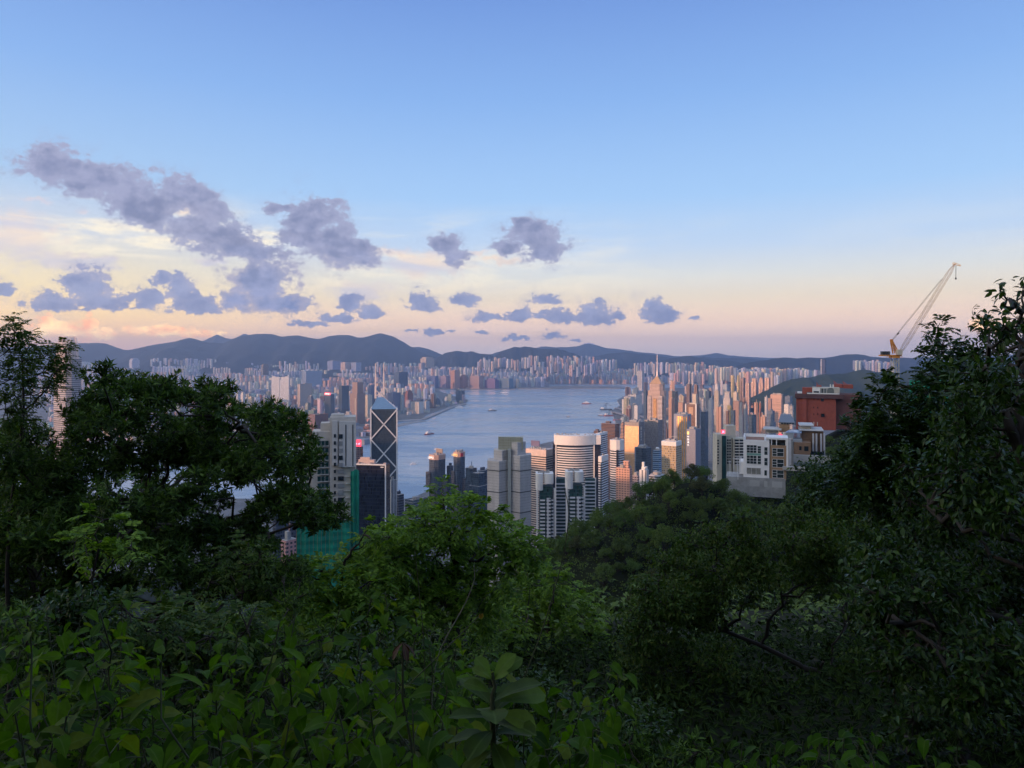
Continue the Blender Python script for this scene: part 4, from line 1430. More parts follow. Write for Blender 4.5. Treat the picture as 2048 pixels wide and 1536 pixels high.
# -- pair of green glass apartment towers with white bowed caps
def cap_tower(label, x0, ytop, d, dx):
    k = d / F
    base = float(min(terrain_z((x0 - CX) * k, d), 60)) - 3
    root = thing("capped_tower", label, "apartment tower", ((x0 - CX) * k, d, base), 0)
    X = lambda px: px * k
    zt = CAMZ - (ytop - CY) / F * d - base
    fl = 3.2
    gl = facade("green_flats_glass", (0.05, 0.08, 0.08), (0.02, 0.06, 0.058), 3.2, 1.5, .8, .85, .1)
    MB().box(0, 6, 0, X(26), 12, zt - 12).build("glass_core", gl, root)
    for px, w, dz, hh in ((-13, 7, 0, 15), (6, 9, 0, 9)):
        arc_ = [(X(px) + X(w) * math.cos(t), X(w) * -.7 * math.sin(t)) for t in np.linspace(math.pi, 0, 9)] + [(X(px + w), 12), (X(px - w), 12)]
        MB().prism([(q[0], q[1]) for q in arc_], zt - hh, zt).build("white_cap", WHITE, root)
    MB().box(X(-17.5), 2, 0, X(3.2), 6, zt - 15).build("white_pier", mat("pier_white", (.7, .69, .68), .7), root)
    MB().box(X(17), 3, 0, X(3), 6, zt - 14).build("white_pier", mat("pier_white", (.7, .69, .68), .7), root)
    MB().box(X(5), -1.6, 0, X(8), 3, zt - 22).build("window_strip", facade("strip_windows", (.66, .67, .7), (.03, .04, .06), 3.2, 3.3, .45, .6), root)
    n = int((zt - 20) / fl)
    bw = mat("balcony_white", (.64, .66, .70), .7)
    wide = MB().box(0, 0, 0, X(10), 3.0, 1.0).mesh("balcony", bw)
    slim = MB().box(0, 0, 0, X(5), 2.4, 1.0).mesh("balcony", bw)
    for q in range(max(0, n - 44), n):
        link("balcony", wide, root, (X(-7), -1.0, q * fl + 1))
        link("balcony", slim, root, (X(13), -.6, q * fl + 1))
    m = MB()
    for q in range(6):
        m.box(X(-14 + q * 4), 5, zt, 1.6, 2, 1 + q % 3 * .6)
    m.build("roof_plant", ROOF, root)


cap_tower("green glass apartment tower with white bowed caps, closest to the sheeted tower", 1092, 947, 640, 0)
cap_tower("green glass apartment tower with white bowed caps in front of the bowed white tower", 1152, 943, 620, 0)
for xl, xc, xr, yt, d, lb in [(1113, 1122, 1131, 957, 655, "slim link block with stacked white balconies between the capped towers"), (1171, 1182, 1190, 958, 650, "slim end block with stacked white balconies by the wooded slope")]:
    a, b, c, rz = facepair(xl, xr, xr, d, 0)
    base = float(terrain_z(c.x, c.y)) - 3
    root = thing("balcony_block", lb, "apartment tower", (c.x, c.y, base), 0)
    h = CAMZ - (yt - CY) / F * d - base
    MB().box(0, 0, 0, a, b, h).build("glass_core", facade("green_flats_glass"), root)
    bm_ = MB().box(0, 0, 0, a + .6, 1.4, 1.0).mesh("balcony", mat("balcony_white"))
    for q in range(max(0, int(h / 3.2) - 60), int(h / 3.2)):
        link("balcony", bm_, root, (0, -b / 2 - .6, q * 3.2 + .8))
    MB().box(a / 2 + .5, -b / 2 + .5, 0, .9, 2, h + 1).build("white_pier", mat("pier_white"), root)


# -- banded white office group right of the bowed tower
def banded_hex(label, xl, xc, xr, yt, d, band, al=35, plan="box"):
    root, a, b, h = bld("banded_tower", label, "office tower", xl, xc, xr, yt, d, al)
    MB().prism(outline(plan, a, b), 0, h - band).build("banded_walls", PALERIB, root)
    MB().prism(outline(plan, a * 1.012, b * 1.012), h - band, h).build("crown_band", WHITE, root)
    MB().box(a / 2 - a * .1, -b / 2 - .5, 0, a * .16, 1.2, h - band).build("dark_strip", BLACKGLASS, root)
    m = MB()
    m.cyl(0, 0, h, min(a, b) * .36, 1.2, 18)
    m.box(0, 0, h + 1.2, a * .2, b * .2, 2)
    m.build("roof_ring", GREY, root)


banded_hex("white banded tower with eight-sided crown and a ring on its roof", 1219, 1237, 1254, 881, 1120, 15, 40, "oct")
banded_hex("white banded slab directly behind the right shoulder of the bowed tower", 1192, 1199, 1220, 867, 1250, 3, 30)
banded_hex("lower white banded block with plain crown between bowed tower and eight-sided tower", 1197, 1203, 1221, 913, 1080, 9, 30)


# -- odds and ends of the middle distance with features of their own
def simple(name, label, cat, xl, xc, xr, yt, d, m_left, al=35, roof=ROOF, plan="box"):
    root, a, b, h = bld(name, label, cat, xl, xc, xr, yt, d, al)
    MB().prism(outline(plan, a, b), 0, h).build("walls", m_left, root)
    m = MB()
    r = random.Random(int(xl * 7 + yt))
    m.box(r.uniform(-.1, .1) * a, 0, h, a * .5, b * .45, 3.5)
    for q in range(6):
        m.box(r.uniform(-.38, .38) * a, r.uniform(-.38, .38) * b, h, r.uniform(1.5, 4), r.uniform(1.5, 4), r.uniform(1, 5))
    m.build("roof_plant", roof, root)
    return root, a, b, h


SALMON = facade("salmon_flats", (0.62, 0.36, 0.28), (0.05, 0.05, 0.06), 3.0, 3.6, .45, .5, .2)
root, a, b, h = simple("salmon_block", "salmon pink apartment block glowing in the low sun above the wooded slope", "apartment block", 1234, 1259, 1267, 937, 900, SALMON, 28)
m = MB()
m.box(a * .2, -b * .1, h, a * .4, b * .5, 9)
m.build("lift_tower", SALMON, root)
simple("small_block", "dark pinkish flats tucked right of the salmon block", "apartment block", 1266, 1276, 1284, 952, 880, facade("mauve_flats", (.36, .30, .32), (.04, .04, .05), 3.0, 2.8, .5, .6), 35)
root, a, b, h = simple("pencil_block", "slim white pencil tower with a stepped top above the trees", "apartment block", 1280, 1293, 1300, 941, 860, facade("pencil_ribs", (.68, .67, .68), (.08, .09, .12), 3.0, 4.4, 1, .3), 30, WHITE)
MB().box(-a * .1, 0, h + 3.4, a * .3, b * .4, 6).build("top_step", WHITE, root)
simple("small_block", "grey white stepped flats right of the slim pencil tower", "apartment block", 1300, 1318, 1334, 952, 880, facade("grey_band_flats", (.5, .52, .56), (.05, .06, .08), 3.2, 60, .5, 1.0), 35)
simple("faceted_tower", "dark many-sided glass tower with an open crown of frames", "office tower", 1269, 1290, 1310, 897, 1200, STEELGLASS, 40, GREY, "oct")
root, a, b, h = simple("blue_tower", "bright blue glass tower with a small domed top beside the dark many-sided tower", "office tower", 1307, 1318, 1327, 902, 1260, facade("blue_ladder", (.34, .45, .58), (.06, .14, .26), 3.6, 60, .6, 1, .1), 35)
MB().ball((0, 0, h + 3), a * .3, zs=.8, half=True).build("dome", BRACE, root)
root, a, b, h = simple("gold_tower", "glass tower with amber sunset reflection coloured into its sunny side, lettering down its grey side", "office tower", 1252, 1278, 1293, 845, 1480, GREYGL, 33)
MB().box(0, -b / 2 - .4, 18, a - .6, .8, h - 26).build("sunset_tinted_face", GOLDGL, root)  # orange sunset reflection put into the colour of the sunny face
MB().box(0, -b / 2 - .7, h - 66, a, .6, 1.6).build("cornice", CREAM, root)
for q, ch in enumerate("中国海外"):
    lettering(ch, 4.6, mat("pale_letters", (.6, .6, .62), .5), root, (a / 2 + .4, -b * .12, h - 22 - q * 5.4), "right")
MB().box(a / 2 + .3, -b * .12, h - 16, .6, 4.6, 6).build("emblem", CREAM, root)
simple("grey_tower", "matt grey glass tower standing close beside the gold one", "office tower", 1292, 1316, 1329, 841, 1520, GREYGL, 33)
root, a, b, h = simple("striped_tower", "blue grey tower with glowing orange fins on its sunny side and a red emblem", "office tower", 1351, 1375, 1387, 829, 1650, facade("bluegrey_panels", (.28, .30, .36), (.2, .22, .28), 3.8, 3, .5, .3), 33)
MB().box(a * .1, -b / 2 - .4, h * .34, a * .74, .8, h * .64).build("orange_fins", GOLDFIN, root)
MB().box(a / 2 + .3, -b * .05, h - 16, .6, 5, 11).build("emblem", mat("orange_red_emblem", (.7, .13, .05), .5), root)
root, a, b, h = simple("brown_tower", "brown tower edged with two sunlit white fins and capped with rounded plant", "office tower", 1374, 1393, 1404, 809, 2000, BRONZE, 33, CREAM)
for q in (-1, 1):
    MB().box(q * (a / 2 - 1), -b / 2 - .9, h * .1, 3.2, 2, h * .9 + 1).build("white_fin", WHITE, root)
MB().box(0, -b / 2 - .4, h - 30, a * .4, .7, 22).build("banner", mat("tan_banner", (.5, .33, .22), .7), root)
root, a, b, h = simple("slate_tower", "slate blue tower with a column of lit characters down its front", "office tower", 1376, 1391, 1406, 859, 1420, facade("slate_panels", (.17, .20, .28), (.13, .16, .23), 3.8, 2, .8, .8, .3, gvar=.15), 40)
MB().box(-a * .3, -b / 2 - .4, h - 11, 4, .6, 6).build("emblem", SIGN_GOLD, root)
for q, ch in enumerate("中国海外"):
    lettering(ch, 4.4, SIGN_WHITE, root, (-a * .3, -b / 2 - .5, h - 17 - q * 5.6))
root, a, b, h = bld("curved_block", "low office block with a rounded cream parapet and amber windows near the wooded slope", "office block", 1327, 1352, 1369, 884, 1150, 35)
MB().prism([(-a / 2, -b / 2), (a / 2, -b / 2), (a / 2, b / 2), (-a / 2, b / 2), (-a * .62, 0)], 0, h - 7).build("walls", facade("amber_windows", (.42, .36, .28), (.30, .20, .06), 3.6, 2.6, .6, .6, .2, gvar=.8), root)
MB().prism([(-a * .51, -b * .51), (a * .51, -b * .51), (a * .51, b * .51), (-a * .51, b * .51), (-a * .63, 0)], h - 7, h).build("parapet", WHITE, root)
m = MB()
for q in range(7):
    m.box(a * (-.4 + .12 * q), 0, h, 3, b * .3, 1.5 + q % 3)
m.bar((a * .2, 0, h), (a * .2, 0, h + 7), .8)
m.bar((-a * .1, 0, h + 7), (a * .4, 0, h + 7), .8)
m.build("roof_plant", ROOF, root)
# tan hotel slab with a red sign
root, a, b, h = simple("tan_slab", "big tan hotel slab catching the sun with a bluish shaded end, above the villas", "hotel", 1545, 1563, 1573, 789, 2500, facade("tan_grid", (.62, .42, .33), (.30, .18, .14), 3.6, 60, .4, 1.0), 30)
MB().box(a * .42, -b / 2 - 3, h * .38, 12, 3, 16).build("red_sign", SIGN_RED, root)
# cream flats with a green stairwell
def cream_flats():
    d = 560
    k = d / F
    base = float(terrain_z((1466 - CX) * k, d)) - 30
    root = thing("cream_flats", "cream flats with green glass stairwell and red lit roof sign, beyond the villa", "apartment block", ((1466 - CX) * k, d, base), 0)
    X = lambda px: (px - 1466) * k
    Z = lambda py: CAMZ - (py - CY) / F * d - base
    cr = mat("cream_flats_wall", (.52, .50, .42), .75, var=.1, scale=.3)
    MB().box(X(1442), 4, 0, X(1452) - X(1433), 12, Z(868)).build("wing", cr, root)
    MB().box(X(1457), 6, 0, X(1466) - X(1452.5), 10, Z(872)).build("wing", cr, root)
    MB().box(X(1465), 8, 0, X(1477) - X(1458), 8, Z(852)).build("stair_tower", cr, root)
    MB().box(X(1481), 5, 0, X(1497) - X(1468), 10, Z(877)).build("wing", cr, root)
    MB().box(X(1446), -2.4, 4, X(1450) - X(1442), 1, Z(871) - 4).build("green_stairwell", GREENGLASS, root)
    for n in range(9):
        y = 879 + n * 5.7
        MB().box(X(1473), -.4, Z(y + 3.4), X(1476) - X(1468.5), .8, 1.3).build("window", GLASS, root)
        MB().box(X(1484), -.4, Z(y + 3.4), X(1488) - X(1479), .8, 1.3).build("window", GLASS, root)
        MB().box(X(1482), -1.2, Z(y + 5.2), X(1492) - X(1468), 1.6, .5).build("balcony_edge", WHITE, root)
        MB().box(X(1456), .6, Z(y + 3), 1.1, .8, 1.2).build("window", GLASS, root)
        MB().box(X(1460.5), .6, Z(y + 3), 1.1, .8, 1.2).build("window", GLASS, root)
        MB().box(X(1434.5), -2.3, Z(y + 3), 1.0, .8, 1.2).build("window", GLASS, root)
    s = MB().box(X(1447), 1, Z(867.5), 3.0, .8, 3.0).build("red_sign", SIGN_RED, root)
    lettering("其", 2.2, SIGN_PINK, root, (X(1447), .5, Z(867.5) + .6))


cream_flats()


# -- the stepped brown tower across the water and the white gate-shaped twin
def far_heroes():
    d = 4000
    root, a, b, h = bld("stepped_tower", "tall brown stone tower stepping in near its top, across the water left of the masts", "skyscraper", 697, 714, 727, 787, d, 38)
    br = facade("brown_piers", (.34, .24, .21), (.12, .09, .09), 3.8, 4.2, 1.0, .45, .3)
    MB().box(0, 0, 0, a, b, h).build("lower_shaft", br, root)
    MB().box(-a * .05, b * .06, h, a * .72, b * .72, zof(765, d, 4) - h).build("upper_shaft", br, root)
    MB().box(a * .28, -b / 2 - .6, 0, a * .07, 1.4, h * .85).build("pale_strip", CREAM, root)
    d = 5200
    root, a, b, h = bld("gate_tower", "white twin apartment tower like a gate with notched rooflines, behind the dark tree", "skyscraper", 540, 577, 578, 754, d, 8)
    wf = facade("white_flat_bands", (.72, .72, .73), (.2, .22, .26), 6.4, 9, .45, .8, .3)
    for s in (-1, 1):
        MB().box(s * a * .265, 0, 0, a * .46, b * .4, h).build("tower_half", wf, root)
    MB().box(0, b * .1, 0, a * .08, b * .3, h - 20).build("white_spine", WHITE, root)
    m = MB()
    for s in (-1, 1):
        m.bar((s * a * .05, -b * .1, h - 8), (s * a * .5, -b * .1, h + 8), 4)
    m.build("slanted_roof_edge", WHITE, root)
    d = 4300
    root, a, b, h = bld("lit_sign_tower", "dark tower with a glowing red rooftop sign among the far blocks", "building", 648, 661, 666, 789, d, 25)
    MB().box(0, 0, 0, a, b, h).build("walls", STEELGLASS, root)
    MB().box(0, -b / 2 - 1, h - 4, a * 1.05, 3, 15).build("sign_panel", SIGN_RED, root)
    MB().box(0, -b / 2 - 2.8, h, a * .8, .6, 7).build("sign_glow", SIGN_WHITE, root)
    d = 5600
    root, a, b, h = bld("twisting_tower", "solitary dark slab with flared glowing edges at the foot of the eastern hills", "skyscraper", 1644, 1650, 1657, 719, d, 40, base=170)
    MB().prism(outline("box", a, b), 0, h, scale=.86).build("shaft", facade("hazy_dark_glass", (.05, .06, .1), (.03, .04, .08), 4, 3, .8, .9, .6, gspec=0.0), root)
    MB().box(-a * .44, -b * .5, 0, 4, 3, h + 4).build("edge", BRACE, root)


far_heroes()
# ---------------------------------------------------------------- villas, brick block and crane on the spur
def villa():
    d = 236
    k = d / F
    X0 = 1535
    base = CAMZ - (975 - CY) / F * d
    root = thing("white_villa", "white cubic villa with grid windows and a tan centre bay on a concrete plinth", "villa", ((X0 - CX) * k, d, base), -.33)
    X = lambda px: (px - X0) * k
    Z = lambda py: CAMZ - (py - CY) / F * d - base
    vw = mat("villa_white", (.78, .78, .78), .7, var=.05, scale=.6)
    tan = mat("villa_tan", (.34, .22, .13), .8, var=.12, scale=.8)
    fr = mat("window_frame_white", (.66, .67, .68), .5)
    cl = mat("villa_glass", (.03, .045, .05), .06, spec=.8, var=.5, scale=.5)
    cu = mat("curtain_behind_glass", (.22, .22, .20), .3, var=.4, scale=.6)
    # zoom px -> photo px: 1420 + zx/6.4, 760 + zy/6.4
    q = lambda zx, zy: (1420 + zx / 6.4, 760 + zy / 6.4)

    def block(name, zx0, zy0, zx1, zy1, y0, y1, m_, parent=root):
        (xa, ya), (xb, yb) = q(zx0, zy0), q(zx1, zy1)
        return MB().box((X(xa) + X(xb)) / 2, (y0 + y1) / 2, Z(yb), X(xb) - X(xa), y1 - y0, Z(ya) - Z(yb)).build(name, m_, parent)

    block("white_wall", 442, 775, 758, 1255, 0, 11, vw)
    block("base_wall", 392, 1065, 441, 1225, 1.0, 9, vw)
    block("tan_bay", 768, 832, 960, 1275, .3, 10, tan)
    block("white_wall", 962, 745, 985, 1130, 0, 10, vw)
    block("white_beam", 720, 735, 985, 760, .1, 9, vw)
    block("roof_terrace_wall", 760, 762, 962, 828, 4, 10, mat("terrace_shadow", (.12, .11, .10), .8))  # shade of the roof terrace put into the dark wall colour
    for zx in (785, 845, 955):
        m = MB()
        (xa, _), (xb, _) = q(zx - 5, 0), q(zx + 5, 0)
        m.box((X(xa) + X(xb)) / 2, .4, Z(q(0, 832)[1]), X(xb) - X(xa), .3, Z(q(0, 760)[1]) - Z(q(0, 832)[1]))
        m.build("terrace_post", vw, root)
    block("terrace_rail", 785, 805, 955, 830, .3, .5, cl)
    # roof parapets of the white block
    m = MB()
    (xa, ya), (xb, yb) = q(442, 735), q(720, 775)
    w = X(xb) - X(xa)
    m.box((X(xa) + X(xb)) / 2, 10.8, Z(yb), w, .4, Z(ya) - Z(yb))
    m.box(X(xa) + .2, 5.5, Z(yb), .4, 10, .9)
    m.build("roof_parapet", vw, root)
    block("terracotta_deck", 470, 773, 700, 777, .5, 10, mat("terracotta_deck", (.26, .14, .09), .8))

    def window(zx0, zy0, zx1, zy1, nx, ny, y=-.02, gm=cl):
        g = block("window", zx0, zy0, zx1, zy1, y, y + .12, gm)
        (xa, ya), (xb, yb) = q(zx0, zy0), q(zx1, zy1)
        f = MB()
        for i in range(nx + 1):
            f.box(X(xa) + (X(xb) - X(xa)) * i / nx, y - .05, Z(yb), .1, .12, Z(ya) - Z(yb))
        for j in range(ny + 1):
            f.box((X(xa) + X(xb)) / 2, y - .07, Z(yb) + (Z(ya) - Z(yb)) * j / ny - .05, X(xb) - X(xa) + .1, .12, .1)
        f.build("frame", fr, g)
        return g

    window(483, 840, 605, 942, 3, 3)
    window(615, 850, 658, 942, 1, 3)
    block("green_panel", 483, 944, 658, 972, -.03, .1, mat("green_glass_panel", (.18, .36, .32), .2))
    window(483, 974, 605, 1082, 3, 3, gm=cl)
    window(615, 974, 658, 1082, 1, 3)
    block("curtain", 540, 860, 592, 938, -.005, .005, cu)
    window(697, 860, 738, 960, 1, 2)
    window(697, 998, 738, 1095, 1, 2)
    window(483, 1132, 655, 1215, 3, 1, gm=cu)
    window(697, 1155, 730, 1225, 1, 1)
    for za, zb in ((872, 972), (1010, 1112), (1148, 1248)):
        window(795, za, 848, zb, 1, 3, .28)
        window(850, za, 930, zb, 1, 2, .28)
    # annex: brown cubes, terraces, columns, blue roofs
    r2 = thing("brown_villa", "brown terraced villa with pale columns and flat blue roof behind the white villa", "villa", ((1600 - CX) / F * 262, 262, CAMZ - (975 - CY) / F * 262), -.35)
    d2 = 262
    k2 = d2 / F
    X2 = lambda px: (px - 1600) * k2
    Z2 = lambda py: CAMZ - (py - CY) / F * d2 - r2.location.z
    brn = mat("villa_brown", (.22, .14, .09), .85, var=.15, scale=.8)

    def b2(name, zx0, zy0, zx1, zy1, y0, y1, m_):
        (xa, ya), (xb, yb) = q(zx0, zy0), q(zx1, zy1)
        return MB().box((X2(xa) + X2(xb)) / 2, (y0 + y1) / 2, Z2(yb), X2(xb) - X2(xa), y1 - y0, Z2(ya) - Z2(yb)).build(name, m_, r2)

    b2("brown_wall", 1082, 800, 1280, 1130, 0, 10, brn)
    b2("grey_core", 985, 800, 1080, 1130, 2, 10, mat("cool_grey", (.30, .33, .36), .6))
    b2("brown_wall", 1180, 668, 1445, 1010, 8, 20, brn)
    b2("grey_drum", 1070, 770, 1180, 800, 1, 9, mat("cool_grey"))
    b2("roof_slab", 1150, 655, 1445, 668, 6, 20, mat("pale_slab", (.5, .5, .5), .7))
    b2("roof_pavilion", 1175, 612, 1300, 655, 10, 18, CREAM)
    b2("pavilion_roof", 1150, 600, 1330, 612, 8, 20, mat("pale_slab"))
    b2("tan_wall", 908, 620, 1040, 720, 14, 22, mat("villa_tan"))
    b2("glass_room", 930, 582, 1100, 620, 15, 22, facade("villa_clerestory", (.5, .5, .5), (.08, .1, .12), 4, 1.0, .8, .7))
    m = MB()
    (xa, ya), (xb, yb) = q(895, 545), q(1105, 585)
    m.poly([(X2(xa), 13, Z2(yb)), (X2(xb), 13, Z2(yb)), (X2(xb) - 1.2, 24, Z2(ya) + 1.2), (X2(xa) + 1, 24, Z2(ya) + 1.2)])
    m.poly([(X2(xa), 13, Z2(yb) - .3), (X2(xb), 13, Z2(yb) - .3), (X2(xb), 13, Z2(yb)), (X2(xa), 13, Z2(yb))])
    m.build("slate_roof", mat("slate_roof", (.16, .18, .21), .5), r2)
    m = MB()
    (xa, ya), (xb, yb) = q(985, 640), q(1172, 690)
    m.prism([(X2(xa), 3), (X2(xb), 3), (X2(xb) + .8, 12), (X2(xa) + 1.4, 12)], Z2(yb) - .1, Z2(yb) + .3)
    m.build("blue_roof", mat("blue_sheet_roof", (.30, .42, .62), .25), r2)
    b2("grey_stair", 985, 690, 1075, 770, 3.2, 8, mat("cool_grey"))
    b2("penthouse", 740, 690, 900, 735, 12, 18, mat("villa_grey_white", (.45, .46, .47), .7))
    b2("flat_roof", 705, 672, 935, 690, 10, 20, mat("pale_slab"))
    b2("window", 1142, 848, 1170, 898, -.1, .1, GLASS)
    b2("window", 1202, 845, 1252, 905, -.1, .1, GLASS)
    b2("window", 1142, 965, 1165, 995, -.1, .1, GLASS)
    b2("window", 1205, 965, 1250, 995, -.1, .1, GLASS)
    for zx in (1318, 1356, 1412, 1450):
        b2("column", zx - 10, 700, zx + 10, 1018, 5.2, 6.4, mat("pale_column", (.48, .49, .52), .6))
    b2("column", 1022, 750, 1046, 1110, -.5, .5, mat("pale_column"))
    b2("balcony", 1280, 925, 1445, 965, 4, 8, GLASS)
    # plinth wall, terrace wall, lower wall
    w = thing("retaining_wall", "long pale concrete terrace wall running right from the white villa", "wall", ((1600 - CX) / F * 230, 230, base), -.35)
    d3 = 231
    X3 = lambda px: (px - 1600) / F * d3
    Z3 = lambda py: CAMZ - (py - CY) / F * d3 - base
    con = mat("pale_concrete", (.38, .37, .35), .85, var=.12, scale=.4)

    def b3(name, zx0, zy0, zx1, zy1, y0, y1, m_, par=w):
        (xa, ya), (xb, yb) = q(zx0, zy0), q(zx1, zy1)
        return MB().box((X3(xa) + X3(xb)) / 2, (y0 + y1) / 2, Z3(yb), X3(xb) - X3(xa), y1 - y0, Z3(ya) - Z3(yb)).build(name, m_, par)

    b3("upper_wall", 1085, 1005, 1540, 1100, 10, 11, con)
    b3("pool_edge", 1085, 1098, 1500, 1140, 8, 9.9, mat("wet_grey", (.15, .18, .19), .3))
    b3("coping", 945, 1125, 1560, 1172, 2, 4, con)
    p = thing("villa_plinth", "weathered grey concrete plinth under the white villa", "wall", ((1535 - CX) / F * 236, 236, base), -.33)
    pc = mat("plinth_concrete", (.30, .31, .31), .9, var=.22, scale=.5)
    block_p = lambda name, zx0, zy0, zx1, zy1, y0, y1, m_: MB().box((X(q(zx0, 0)[0]) + X(q(zx1, 0)[0])) / 2, (y0 + y1) / 2, Z(q(0, zy1)[1]), X(q(zx1, 0)[0]) - X(q(zx0, 0)[0]), y1 - y0, Z(q(0, zy0)[1]) - Z(q(0, zy1)[1])).build(name, m_, p)
    block_p("plinth", 230, 1256, 950, 1500, -.6, 10, pc)
    for a_, b_ in ((520, 640), (695, 735), (790, 910)):
        block_p("patch", a_, 1290, b_, 1365, -.66, -.55, mat("pale_patch", (.40, .41, .41), .9))
    # street lamps on the ramp
    for i, (zx, zy) in enumerate(((255, 1030), (303, 990), (348, 985), (392, 975), (358, 1070))):
        px, py = q(zx, zy)
        dl = 228 - i
        pt = P(px, py, dl)
        t = thing("ramp_lamp", ["white ramp lamp nearest the trees left of the villa", "second white lamp up the villa ramp", "third white lamp up the villa ramp", "white ramp lamp closest to the villa wall", "white lamp standing lowest beside the villa ramp"][i], "street lamp", (pt.x, pt.y, pt.z - 5), 0, "white lamps along the villa ramp")
        MB().bar((0, 0, 0), (0, 0, 5), .14).build("post", fr, t)
        MB().bar((-.5, 0, 4.6), (.5, 0, 4.6), .2).build("lamp_head", fr, t)


villa()


def brick_block():
    d = 345
    k = d / F
    base = CAMZ - (900 - CY) / F * d
    root = thing("brick_block", "red brick apartment block with a dark cornice and white rooftop rooms above the villas", "apartment block", ((1650 - CX) * k, d, base), -.38)
    X = lambda px: (px - 1650) * k
    Z = lambda py: CAMZ - (py - CY) / F * d - base
    q = lambda zx, zy: (1420 + zx / 6.4, 760 + zy / 6.4)
    rb = mat("red_brick", (.29, .075, .055), .85, var=.12, scale=.5)
    dk = mat("dark_cornice", (.10, .05, .055), .7)

    def b(name, zx0, zy0, zx1, zy1, y0, y1, m_, par=root):
        (xa, ya), (xb, yb) = q(zx0, zy0), q(zx1, zy1)
        return MB().box((X(xa) + X(xb)) / 2, (y0 + y1) / 2, Z(yb), X(xb) - X(xa), y1 - y0, Z(ya) - Z(yb)).build(name, m_, par)

    b("brick_wall", 1135, 235, 1600, 640, 0, 20, rb)
    b("pilaster", 1203, 130, 1253, 640, -.9, .0, rb)
    b("pilaster", 1130, 235, 1150, 640, -.4, .0, rb)
    b("cornice", 1115, 180, 1690, 237, -1.3, 21, dk)
    b("parapet_edge", 1145, 162, 1200, 176, -1.2, 8, WHITE)
    b("parapet_edge", 1260, 168, 1640, 181, -1.2, -.4, WHITE)
    b("roof_room", 1325, 100, 1645, 168, 2, 12, mat("roof_room_cream", (.50, .47, .40), .75))
    b("roof_room", 1325, 112, 1415, 176, .5, 2, WHITE)
    b("window", 1338, 145, 1400, 165, .3, .5, GLASS)
    b("glass_porch", 1420, 110, 1490, 170, 1, 2, facade("porch_glass", (.5, .5, .48), (.1, .12, .12), 4, 1.2, .9, .8))
    m = MB()
    (xa, ya), (xb, yb) = q(1500, 98), q(1580, 172)
    pts = [(X(xa), Z(yb)), (X(xb), Z(yb))] + [((X(xa) + X(xb)) / 2 + (X(xb) - X(xa)) / 2 * math.cos(t), Z(yb) + (Z(ya) - Z(yb)) * (.45 + .55 * math.sin(t))) for t in np.linspace(0, math.pi, 9)]
    m.poly([(p[0], 1.7, p[1]) for p in pts])
    m.build("arched_window", mat("porch_pane", (.16, .18, .17), .1), root)
    b("brick_step", 1205, 108, 1340, 165, 6, 14, rb)
    b("brick_wall", 1600, 190, 1900, 640, 6, 24, mat("shaded_brick", (.16, .07, .065), .85))  # shade on the side wall put into a darker brick colour
    for zx0, zx1, zt in ((1380, 1440, 55), (1590, 1690, 35), (1700, 1815, 40)):
        m = MB()
        (xa, ya), (xb, yb) = q(zx0, zt), q(zx1, zt + 75)
        m.prism([(X(xa), 10), (X(xb), 10), (X(xb), 18), (X(xa), 18)], Z(yb), Z(ya) - 1)
        m.poly([(X(xa), 9.9, Z(ya) - 1), (X(xb), 9.9, Z(ya) - 2.4), (X(xb), 18, Z(ya) - 2.4), (X(xa), 18, Z(ya) + .6)])
        m.build("brick_gable", rb, root)
    m = MB()
    for zx in (1540, 1572):
        (xa, ya) = q(zx, 60)
        m.bar((X(xa), 4, Z(ya + 8)), (X(xa), 4, Z(ya)), .5)
    m.build("flue", WHITE, root)
    for zx, zy in ((1338, 237), (1385, 237), (1335, 345), (1382, 345), (1335, 430), (1382, 430)):
        b("window", zx, zy, zx + 9, zy + 22, -.08, .1, GLASS)
    b("window", 1425, 240, 1458, 275, -.1, .1, GLASS)
    b("balcony", 1425, 430, 1465, 470, -.6, .1, GLASS)
    for zx in (1335, 1378):
        b("vent_strip", zx, 540, zx + 10, 588, -.08, .05, mat("pale_vent", (.5, .45, .42), .7))


brick_block()


